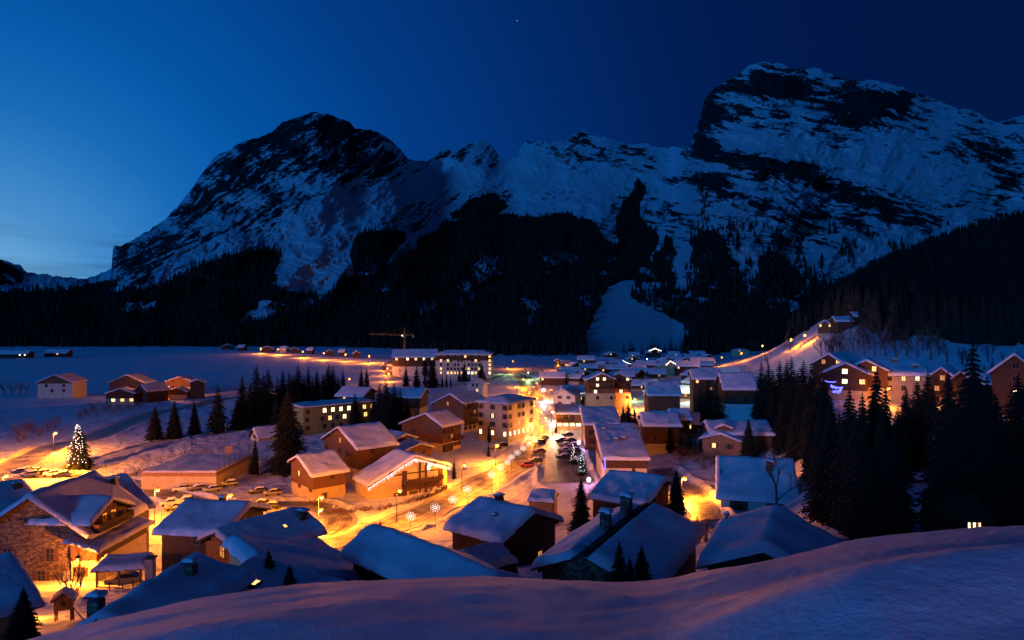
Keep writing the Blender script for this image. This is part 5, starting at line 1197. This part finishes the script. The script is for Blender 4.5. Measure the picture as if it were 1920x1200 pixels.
# flower shaped street decorations on slim poles
DECO = [(770,968),(816,952),(849,937),(876,917),(922,890),(938,877),(951,866),(959,857),(970,849),(981,841),(992,832),(1003,826)]
rsd = random.Random(3)
for i, (x, y) in enumerate(DECO):
    g = ground(x, y, above=4.3, tmin=95); r = tag(empty('light_decoration', g, rsd.uniform(-.5, .5)), row('@ of the white flower shaped lights lining the main street', 12)[i], 'street decoration', 'flower shaped street decorations')
    m = MB(); m.tube((0, 0, -.2), (0, 0, 3.7), .05, .04, 6); m.build('pole', M['metal'], r)
    pts = []
    for k in range(8):
        a = 2*math.pi*k/8
        for q in (.25, .5, .75): pts.append((math.cos(a)*q*1.05, 0, 4.3+math.sin(a)*q*.85))
        pts.append((math.cos(a+.39)*.9, .05, 4.3+math.sin(a+.39)*.75))
    bulbs('light_flower', pts, 'fairyp', .06, parent=r)
# lit christmas trees
def xmas(px, base, top, label, strings, mt, seed, r=.1, rad=.2, q='hi', slabel=None, lo=.18):
    g = ground(px, base); g.z = gz_(g.x, g.y); H = (base-top)/F*g.y
    t = spruce(g, H, label, None, wide=1.45 if q == 'hi' else 1.3, q=q)
    t.name = 'christmas_tree'; rs = random.Random(seed); pts = []
    for s in range(strings):
        a = -math.pi/2+(s-(strings-1)/2)*(2.6/strings); n = int(H*1.15)
        for k in range(n):
            if rs.random() < .12: continue
            z = lo+(.98-lo)*(k+rs.uniform(-.4, .4))/n; rr = rad*(1-z)**.85*1.12+.012
            pts.append((math.cos(a+.12*math.sin(z*9+s))*rr*H+rs.uniform(-.2, .2), math.sin(a)*rr*H-.1, z*H+rs.uniform(-.2, .2)))
    o = bulbs('light_string', pts, mt, r, slabel, 'string lights'); o.location = g
xmas(148,882, 793, 'large spruce hung with vertical strings of white bulbs at far left', 8, 'fairy', 1, .09, slabel='vertical strings of white bulbs on the large spruce at far left')
xmas(1075,870, 829, 'narrow lit christmas tree nearest the parked cars', 6, 'fairyp', 2, .07, .15, 'mi', 'pinkish white bulbs on the narrow tree by the parked cars')
xmas(1091,892, 843, 'taller lit christmas tree with greenish white bulbs', 6, 'fairyg', 3, .07, .12, 'mi', 'greenish white bulbs on the taller street tree')
xmas(1208,744, 722, 'small lit tree with blue white bulbs before the wide dark house', 4, 'fairy', 4, .12, .2, 'lo', 'blue white bulbs on the small tree before the wide dark house')
# bulbs along eaves
def line_bulbs(name, a, b, n, mt, r, label, sag=0, drop=0, jit=.0):
    rs = random.Random(n); pts = []
    for i in range(n):
        t = i/(n-1); p = a.lerp(b, t); p.z -= sag*4*t*(1-t); pts.append(tuple(p-a))
        if drop:
            for k in range(1, 1+rs.randrange(0, 3)): pts.append(tuple(p-a-Vector((0, 0, drop*k))))
    o = bulbs(name, pts, mt, r, label); o.location = a; return o
A_ = P(779,856,160)+Vector((0, -1.1, -.35))
line_bulbs('icicle_lights', P(692,911,152.6)+Vector((0, -.9, -.4)), A_, 60, 'fairy', .06, 'white icicle lights on the left roof edge of the carved balcony chalet', drop=.3)
line_bulbs('icicle_lights', A_, P(845,873,164.6)+Vector((0, -.9, -.4)), 44, 'fairy', .06, 'white icicle lights on the right roof edge of the carved balcony chalet', drop=.3)
line_bulbs('eave_lights', P(1064,738,306), P(1116,737,306), 46, 'fairy', .09, 'row of white bulbs along the long house behind the pale gable')
line_bulbs('outline_lights', P(1217,658,620), P(1228,653.5,620), 16, 'fairyw', .3, 'orange bulbs on the left edge of the highest village gable')
line_bulbs('outline_lights', P(1228,653.5,620), P(1240,658,620), 16, 'fairyw', .3, 'orange bulbs on the right edge of the highest village gable')
line_bulbs('outline_lights', P(1249,685,480), P(1257,677,480), 16, 'fairyw', .2, 'white bulbs on the left edge of the yellow house gable')
line_bulbs('outline_lights', P(1257,677,480), P(1276,688,480), 26, 'fairyw', .2, 'white bulbs on the right edge of the yellow house gable')
line_bulbs('balcony_lights', P(1541,712,190), P(1567,716,185), 30, 'fairyb', .12, 'upper blue and violet bulbs on the peaked chalet balcony', sag=.3)
line_bulbs('balcony_lights', P(1558,722,186), P(1580,726,183), 30, 'fairyb', .12, 'middle blue and violet bulbs on the peaked chalet balcony', sag=.3, drop=.25)
line_bulbs('balcony_lights', P(1562,733,186), P(1578,731,183), 16, 'fairyb', .12, 'lowest blue and violet bulbs on the peaked chalet balcony', sag=.2, drop=.3)
line_bulbs('outline_lights', P(1541,612,330), P(1549,607,330), 10, 'fairyw', .16, 'bulbs on the left edge of the hill road chalet gable')
line_bulbs('outline_lights', P(1549,607,330), P(1558,614,330), 12, 'fairyw', .16, 'bulbs on the right edge of the hill road chalet gable')
line_bulbs('roof_lights', P(1168,676,480), P(1182,682,470), 18, 'fairy', .18, 'blue white bulbs on the chalet left of the glowing yellow house', sag=.4)
for (a, b, lb) in (((1126,838,172), (1128,858,172), 'upper vertical blue light tube on the plain snowed hall'), ((1134,858,160), (1135,880,160), 'lower vertical blue light tube on the plain snowed hall')):
    p, q = P(*a), P(*b); m = MB(); m.tube((0, 0, 0), q-p, .11, n=8); o = m.build('light_tube', M['fairyb']); o.location = p; tag(o, lb, 'light tube')
def figure_light(px, py, H, mt, label, name='light_figure'):
    g = ground(px, py); r = tag(empty(name, (g.x, g.y, gz_(g.x, g.y))), label, 'light figure'); m = MB(); m.tube((0, 0, 0), (0, 0, H*.6), .05); m.build('pole', M['metal'], r)
    pts = [(math.cos(a)*.42, 0, H*.85+math.sin(a)*.42) for a in np.linspace(0, 6.28, 14)]+[(math.cos(a)*.26, 0, H*1.03+math.sin(a)*.26) for a in np.linspace(0, 6.28, 9)]+[(random.Random(i).uniform(-.3, .3), 0, H*(.62+.02*i)) for i in range(14)]
    bulbs('bulbs', pts, mt, .09, parent=r)
    l = bpy.data.lights.new('decor_light', 'POINT'); l.energy = 800; l.color = {'fairy': (.55, .55, 1), 'fairyp': (.7, .4, 1)}[mt]; l.shadow_soft_size = .2
    lo = bpy.data.objects.new('light', l); C.objects.link(lo); lo.parent = r; lo.location = (0, -.6, H)
figure_light(1128, 893, 2.9, 'fairy', 'bright white figure shaped lights right of the street trees')
figure_light(1104, 910, 1.6, 'fairyp', 'violet white lights glowing on the snow by the car park')
figure_light(1085, 842, 2.4, 'fairyp', 'pinkish lights by the parked cars under the dark red house')

# ================================================================== vehicles
def cars(lst, fmt, group):
    lst = sorted(lst)
    for c, lb in zip(lst, row(fmt, len(lst))): car(*c[:4], lb, group, *(c[4:]))
cars([(38,889,10,'dark',.25),(50,886,12,'grey',.25),(64,889,12,'brown',.25),(78,891,14,'dark',.25),(98,893,14,'white',.25),(116,895,12,'dark',.25),(56,894,12,'grey',.25)], '@ of the snowed cars parked beside the far left lamp', 'cars parked by the far left lamp')
cars([(340,921,32,'white'),(370,923,38,'dark'),(397,922,34,'grey'),(430,911,30,'grey',.3)], '@ car in the upper row near the tennis court', 'cars parked in front of the tennis court')
cars([(318,948,30,'white',.25),(328,956,30,'grey'),(348,948,34,'white',.25),(344,957,20,'dark')], '@ car in the lower row between the lamp and drooping roof', 'cars parked behind the drooping roof')
cars([(484,925,24,'dark'),(511,929,20,'grey')], '@ of the two cars parked left of the planked barn', 'cars beside the planked barn')
cars([(488,955,8,'brown',.3),(508,956,6,'dark',.3)], '@ car buried in snow below the two stacked lamps', 'cars buried in snow')
cars([(1052,829,12,'dark'),(1068,829,12,'dark'),(1060,838,12,'brown'),(1075,838,12,'dark'),(1058,848,12,'grey'),(1076,848,10,'dark'),(1056,860,8,'dark'),(1064,820,12,'dark')], '@ dark car parked right of the street under the shop', 'cars parked under the shop')
car(988,876,8,'red','bright red car parked at the street edge','cars on the main street', 0)
car(1004,868,10,'dark','dark car parked just behind the red car','cars on the main street', .1)
car(1013,833,40,'dark','dark car waiting in the middle of the street','cars on the main street', 0)
car(1022,825,70,'dark','dark car higher up the street beside the lit shop','cars on the main street', 0)
car(1011,850,10,'brown','brownish car left of the street above the red car','cars on the main street', .1)
car(941,838,28,'dark','car parked diagonally on the snowy forecourt of the square block','cars on the main street', .2)
car(928,842,28,'grey','grey car left of the diagonal car on the forecourt','cars on the main street', .2)
o = car(232,1100,10,'grey','grey car sheltering under the timber carport',None, 0)
o.location = (cpb.x-.1, cpb.y+.1, cpg+.03); o.rotation_euler = (0, 0, R_(14))

# ================================================================== trees
def spr(lst, fmt, group, q='mi', wide=1.0):
    lst = sorted(lst)
    for t, lb in zip(lst, row(fmt, len(lst))):
        px, top, base = t[:3]; g = ground(px, base); H = (base-top)/F*g.y; g.z = gz_(g.x, g.y)
        spruce(g, H, lb, group, wide=wide*(t[3] if len(t) > 3 else 1), q=q)
spr([(408,720,812,1.0),(447,745,806,1.2),(456,703,800,.9),(482,682,786,.9),(504,689,790,1.1),(530,691,775,.8),(541,694,770,.7),(559,682,768,1.0),(578,685,765,.7),(594,692,762,.8),(616,682,762,1.1),(625,685,760,1.1),(642,692,748,.8),(606,700,758,.8),(570,700,766,.9),(520,705,780,.9),(470,715,792,.8),(493,700,795,1.0),(548,700,785,1.0),(586,705,775,1.0),(634,705,765,1.0),(602,725,790,1.0),(560,735,800,.9),(518,735,805,1.0)], '@ spruce of the long dark row before the snowfield', 'spruce row before the snowfield', 'mi', 1.3)
spr([(677,689,738,.8),(687,688,738,.8)], '@ of two slim spruces beside the row lamp', 'two slim spruces', 'mi')
spr([(290,760,826,1.2),(327,750,822,1.2),(365,750,814,1.0)], '@ of three dark firs along the snowy lane', 'firs along the snowy lane', 'hi', 1.1)
spr([(540,728,888,1.25)], 'tall broad spruce in front of the green block', None, 'hi')
spr([(478,822,888,1.0)], 'young spruce between tennis court and tall broad spruce', None, 'hi')
spr([(665,735,806,1.0),(648,745,800,.7)], '@ spruce in front of the green block windows', 'spruces before the green block', 'mi')
spr([(712,716,805,1.0),(725,710,808,1.1),(738,716,810,1.2),(751,726,806,1.0),(764,742,806,.9),(700,738,804,.9),(730,735,812,1.2)], '@ tree in the black clump left of the dark apartments', 'black spruce clump', 'mi', 1.2)
spr([(761,683,724),(782,683,728),(788,658,694),(773,660,692),(811,670,728,1.2),(797,695,724),(782,731,778,.9),(837,697,726,.5),(845,700,727,.4),(829,698,727,.4),(797,666,705)], '@ dark tree of the grove left of the hotel front', 'grove left of the hotel', 'mi', 1.1)
spr([(894,668,708,1.2),(902,680,712,1.2),(909,698,724,1.3),(871,676,716),(880,698,722),(861,688,716,.8)], '@ dark tree standing before the hotel front', 'trees before the hotel', 'mi', 1.1)
spr([(917,793,830,.7)], 'thin sapling in front of the square block', None, 'mi')
spr([(851,857,898,.6)], 'thin conifer at the corner of the icicle lit chalet', None, 'mi')
spr([(916,828,856,.7)], 'small conifer on the snowy bank by the street', None, 'mi')
spr([(986,783,806,1.2),(1042,786,812,.8)], '@ potted looking conifer on the bright street', 'street conifers', 'mi')
spr([(1089,895,1004,1.0)], 'tall ragged spruce right of the dark plank chalet', None, 'hi', 1.15)
spr([(1186,873,958,1.15)], 'dense spruce standing in front of the rounded snow roof', None, 'hi', 1.2)
spr([(1267,883,968,1.0)], 'dark spruce left below the strong orange lane lamp', None, 'hi', 1.1)
spr([(1257,787,848),(1290,790,852,1.2),(1315,797,848),(1240,800,846,.9),(1278,810,852,1.0),(1303,815,852,.9)], '@ spruce of the dark group left of the honey plank chalet', 'spruces left of the plank chalet', 'mi', 1.1)
spr([(1178,751,806,1.1),(1169,757,804,1.0),(1190,765,806,1.0)], '@ conifer behind the purple flat roof', 'conifers behind the purple roof', 'mi', 1.2)
spr([(1170,638,663),(1182,632,664,1.2),(1188,640,664),(1204,642,664),(1221,632,662),(1227,630,662,1.1),(1234,634,662),(1246,640,662),(1258,627,661,1.3),(1278,628,661,1.2),(1097,633,666),(1123,656,668),(1214,645,663,1.3),(1268,640,662)], '@ small black spruce along the foot of the ski slope', 'spruces along the ski slope foot', 'lo', 1.2)
spr([(1403,781,868,1.0)], 'pointed spruce right behind the honey plank chalet', None, 'hi', 1.1)
spr([(1488,782,868,1.1)], 'pointed spruce between two dark snow slopes on the right', None, 'hi', 1.1)
spr([(1328,709,800,1.2),(1312,722,802,1.2),(1343,718,802,1.1)], '@ black tree in front of the dark lodge', 'trees before the dark lodge', 'mi', 1.2)
spr([(1426,676,778),(1440,680,780),(1461,674,782),(1474,672,778),(1485,666,782,1.1),(1505,670,786,1.2),(1521,678,792),(1540,690,800),(1450,690,790),(1495,690,800),(1435,700,792),(1448,735,830),(1472,720,830),(1500,715,835),(1530,720,850),(1515,740,860),(1465,760,850),(1545,705,840),(1420,715,790)], '@ black spruce in the dense stand beside the arched window house', 'dense spruce stand right of the arched window house', 'mi', 1.25)
spr([(1560,742,960,1.0),(1592,725,985,.95),(1620,735,1000,.9),(1638,690,985,1.0),(1662,725,1000,1.0),(1605,770,1000,.9),(1575,770,960,.9),(1540,760,930,1.0),(1520,780,905,1.0),(1650,760,1010,1.0),(1550,790,975,1.2),(1675,800,1012,1.2),(1618,800,1010,1.2),(1580,830,985,1.2),(1635,850,1014,1.3),(1700,728,884,1.2),(1724,745,878,1.2),(1682,760,905,1.1),(1742,770,880,1.1)], '@ towering black spruce of the mass before the inn', 'towering spruces before the inn', 'hi', .95)
spr([(1721,708,800,1.1),(1737,688,806,.8),(1750,720,815,1.0)], '@ dark tree in front of the balconied chalet', 'trees before the balconied chalet', 'mi', 1.1)
spr([(1822,640,1010,1.0),(1792,745,1010,1.0),(1855,700,1005,1.0),(1872,735,1000,.95),(1772,800,1012,.8),(1842,760,1012,1.1),(1900,840,1005,.9),(1880,820,1010,1.0),(1805,820,1014,1.3),(1835,860,1012,1.3),(1862,860,1010,1.3),(1910,700,960,1.1),(1780,690,985,.9)], '@ giant black spruce of the group at the right border', 'giant spruces at the right border', 'hi', 1.05)
spr([(42,1098,1222,1.2)], 'dark shaggy spruce in the lower left corner', None, 'hi', 1.15)
spr([(1860,668,760,1.0),(1845,680,770,1.1),(1875,700,790,1.0),(1815,690,800,1.2)], '@ dark spruce behind the giant spruces at right', 'spruces behind the giant spruces', 'mi', 1.1)
for px, top, d, wd, lb in ((962,1024,73,1.1,'bushy dark spruce hiding the foot of the dark plank chalet'), (712,974,80,1.0,'small spruce tip peeking over the large smooth snow roof'),
        (1161,1012,46,1.0,'pointed conifer in front of the two chimney roof'), (1203,1021,46,1.4,'bushy rounded conifer at right in front of the two chimney roof'), (1182,1040,45,1.2,'low conifer between the pointed and bushy ones before the two chimney roof'),
        (508,1028,52,1.3,'dark bushy conifer against the blue roof above the skylight'), (545,1056,50,1.5,'low dark conifer right of the bushy one above the skylight')):
    t = P(px, top, d); g = Vector((t.x, t.y, gz_(t.x, t.y))); spruce(g, max(2.0, t.z-g.z), lb, None, wide=wd, q='hi')
# bare trees and bushes
def brs(lst, fmt, group, H, bush=False, wide=1.0):
    lst = sorted(lst)
    for t, lb in zip(lst, row(fmt, len(lst))):
        g = ground(t[0], t[1]); g.z = gz_(g.x, g.y); bare(g, t[2] if len(t) > 2 else H, lb, group, bush, wide=wide)
brs([(8,742),(22,745),(38,744),(50,742,9)], '@ bare tree in the dark thicket at the far left', 'bare trees left of the farmhouse', 12, wide=1.2)
brs([(30,815),(45,822),(62,812),(76,818),(90,808),(52,808),(38,830),(105,802)], '@ bare shrub on the orange lit bank at far left', 'bare shrubs on the orange bank', 6.5, True)
brs([(150,785),(165,778),(180,780),(196,772),(212,775),(228,770),(245,768),(262,765),(205,762),(176,768)], '@ bare brown shrub below the glowing window chalet', 'bare shrubs below the chalets', 6, True, 1.3)
brs([(136,1116,8.5)], 'many stemmed bare tree lit orange before the stone house', None, 8, True, .8)
brs([(402,1098,6)], 'thin bare sapling on the snowy roofs at lower left', None, 6)
brs([(1325,1015,5),(1345,1020,4),(1310,1010,4)], '@ orange lit bare shrub below the lane lamp', 'bare shrubs on the lane', 5, True)
brs([(1290,860),(1305,868),(1320,880),(1275,862),(1335,872)], '@ frosty purple bush above the lane lamp', 'frosty bushes above the lane', 5, True, 1.4)
brs([(1560,668),(1540,672),(1580,665),(1600,668),(1620,665),(1640,668),(1660,668),(1680,672),(1700,670),(1720,672),(1745,676),(1650,655),(1690,655),(1610,655),(1575,655),(1730,658),(1760,668),(1775,680)]+brs_extra[:10], '@ bare tree on the slope above the inn', 'bare trees above the inn', 12, wide=1.0)
brs([(1440,700,14),(1400,730,13),(1380,720,8),(1408,718,8)], '@ bare tree rising from the snow by the dense spruce stand', 'bare trees by the spruce stand', 12)
brs([(1456,960,13)], 'leafless larch in front of the big square blue roof', None, 13)
brs([(1518,1000,3.5),(1590,1005,4),(1601,1012,4)], '@ thin bare sapling on the purple slope', 'saplings on the purple slope', 4)
brs([(735,690,7),(742,700,7),(750,705,7),(985,700,13),(1010,708,12),(1000,702,13),(1018,705,10)], '@ bare tree around the upper end of main street', 'bare trees near the upper street', 10)
brs([(890,718,9),(855,716,9),(825,716,10),(905,716,8)], '@ thin bare tree in front of the hotel', 'thin bare trees before the hotel', 9)
brs([(1290,790,7),(1300,800,7),(1310,790,6),(1318,780,6),(1285,805,6)], '@ bare purple shrub in the gardens right of the wide dark house', 'garden shrubs', 6, True)
brs([(1085,930,3),(1098,945,3),(1112,938,3),(1075,948,2.5),(1120,955,3)], '@ small frosted shrub in the dim garden by the car park', 'frosted shrubs by the car park', 3, True)
brs([(210,900,3),(232,895,3),(255,890,3.5),(455,872,5),(500,880,5)], '@ small bare shrub around the tennis court', 'shrubs around the tennis court', 3, True)
brs([(330,755,3),(348,752,3),(362,756,3.5),(300,760,3),(380,758,3)], '@ lit shrub in front of the pale chalets', 'shrubs before the pale chalets', 3, True)

def thicket():
    rs = random.Random(9); V = []; Fc = []; off = 0
    src = [np.array([v.co[:] for v in m.vertices]) for m in BARE]; fs = [[tuple(p.vertices) for p in m.polygons] for m in BARE]
    for _ in range(230):
        px = rs.uniform(1540, 1915); d = rs.uniform(222, 345); x = (px-960)/F*d; z = float(tz(x, d)); yy = 600-z/d*F
        if yy < 606 or yy > 690 or fbm(np.array(x/18), np.array(d/18), 3, 5) < .42: continue
        k = rs.randrange(3); h = rs.uniform(6, 12); a = rs.uniform(0, 6.28); c, s_ = math.cos(a), math.sin(a); q = src[k]*h
        V.append(np.stack([q[:, 0]*c-q[:, 1]*s_+x, q[:, 0]*s_+q[:, 1]*c+d, q[:, 2]+z], 1)); Fc += [tuple(i+off for i in f) for f in fs[k]]; off += len(q)
    me = bpy.data.meshes.new('bare_thicket'); me.from_pydata(np.concatenate(V).tolist(), [], Fc); me.materials.append(M['twig2']); me.update()
    tag(inst('bare_thicket', me), 'dark leafless thicket covering the slope above the inn', 'thicket', kind='stuff')
M['twig2'] = mat('dark_twigs', (.05, .035, .03), .9)
thicket()
# clipped hedges with a post fence along the street
def hedge(pts, label, h=1.5, dens=5):
    q = [ground(*p) for p in pts]; m = MB(); rs = random.Random(len(pts)*7+int(pts[0][0])); tw = MB()
    for a, b in zip(q, q[1:]):
        n = max(2, int((b-a).length*dens)); s = Vector((-(b-a).y, (b-a).x, 0)).normalized()
        for i in range(n):
            p = a.lerp(b, i/n)+s*rs.uniform(-.5, .5); z = float(tz(p.x, p.y)); hh = h*rs.uniform(.6, 1.1)
            for k in range(4):
                e = Vector((rs.uniform(-.5, .5), rs.uniform(-.5, .5), rs.uniform(.5, 1)))*hh
                m.tube((p.x, p.y, z-.05), Vector((p.x, p.y, z))+e, .035, .012, 3, cap=False)
                for _ in range(2):
                    o_ = Vector((p.x, p.y, z))+e*rs.uniform(.4, .9); m.tube(o_, o_+Vector((rs.uniform(-.4, .4), rs.uniform(-.4, .4), rs.uniform(0, .35))), .018, .008, 3, cap=False)
            if rs.random() < .5:
                tw.ball((p.x+rs.uniform(-.2, .2), p.y, z+hh*rs.uniform(.75, 1.0)), rs.uniform(.12, .26), 6, 4, sz=.6)
    c = q[0]; r = tag(empty('hedge', c), label, 'hedge')
    for nm, mm, mt in (('twigs', m, 'twig'), ('snow_caps', tw, 'snow')):
        mm.v = [(v[0]-c.x, v[1]-c.y, v[2]-c.z) for v in mm.v]; mm.build(nm, M[mt], r)
hedge([(625,962),(660,962),(700,955)], 'low twiggy hedge by the two stacked lamps')
hedge([(708,958),(745,952),(780,942),(812,930),(838,918)], 'long snow dusted hedge between the street and icicle lit chalet', 1.8)
hedge([(575,945),(610,948)], 'short hedge stub left of the stacked lamps', 1.2)
hedge([(290,880),(250,893),(215,905)], 'scrubby hedge at the left corner of the tennis court', 1.6, 4)
def fence(pts, label, h=1.1, mt='wood2', step=2.2, rails=2):
    q = [ground(*p) for p in pts]; c = q[0]; r = tag(empty('fence', c), label, 'fence'); rl = MB()
    for a, b in zip(q, q[1:]):
        n = max(1, int((b-a).length/step))
        for i in range(n+1):
            p = a.lerp(b, i/n); z = gz_(p.x, p.y)
            m = MB(); m.tube((p.x-c.x, p.y-c.y, z-c.z-.3), (p.x-c.x, p.y-c.y, z-c.z+h), .06, n=5); m.build('post', M[mt], r)
            if i < n:
                p2 = a.lerp(b, (i+1)/n); z2 = gz_(p2.x, p2.y)
                for k in range(rails):
                    hh = h*(.9-.4*k); rl.tube((p.x-c.x, p.y-c.y, z-c.z+hh), (p2.x-c.x, p2.y-c.y, z2-c.z+hh), .04, n=4)
    rl.build('rail', M[mt], r)
fence([(925,864),(960,838)], 'slanting dark railing beside the square block forecourt', 1.0, 'metal')
fence([(303,972),(345,966)], 'wooden fence under the lamp behind the annex', 1.2)
fence([(180,1108),(230,1112),(268,1100)], 'low fence in front of the carport', .9)
def utility(px, base, top, label, mt='wood2'):
    g = ground(px, base); H = (base-top)/F*g.y; r = tag(empty('utility_pole', (g.x, g.y, gz_(g.x, g.y))), label, 'pole')
    m = MB(); m.tube((0, 0, -.4), (0, 0, H), .11, .07, 7); m.build('pole', M[mt], r); m = MB(); m.box(-.6, .6, -.05, .05, H-.5, H-.38); m.build('crossarm', M[mt], r)
utility(434,900,858,'wooden pole with crossarm at the right corner of the tennis court')
utility(423,870,795,'thin pole behind the tennis court','metal')
utility(487,892,862,'pale pole beside the young spruce','concrete')
utility(1268,738,712,'pale thin post on the roof line of the wide dark house','concrete')
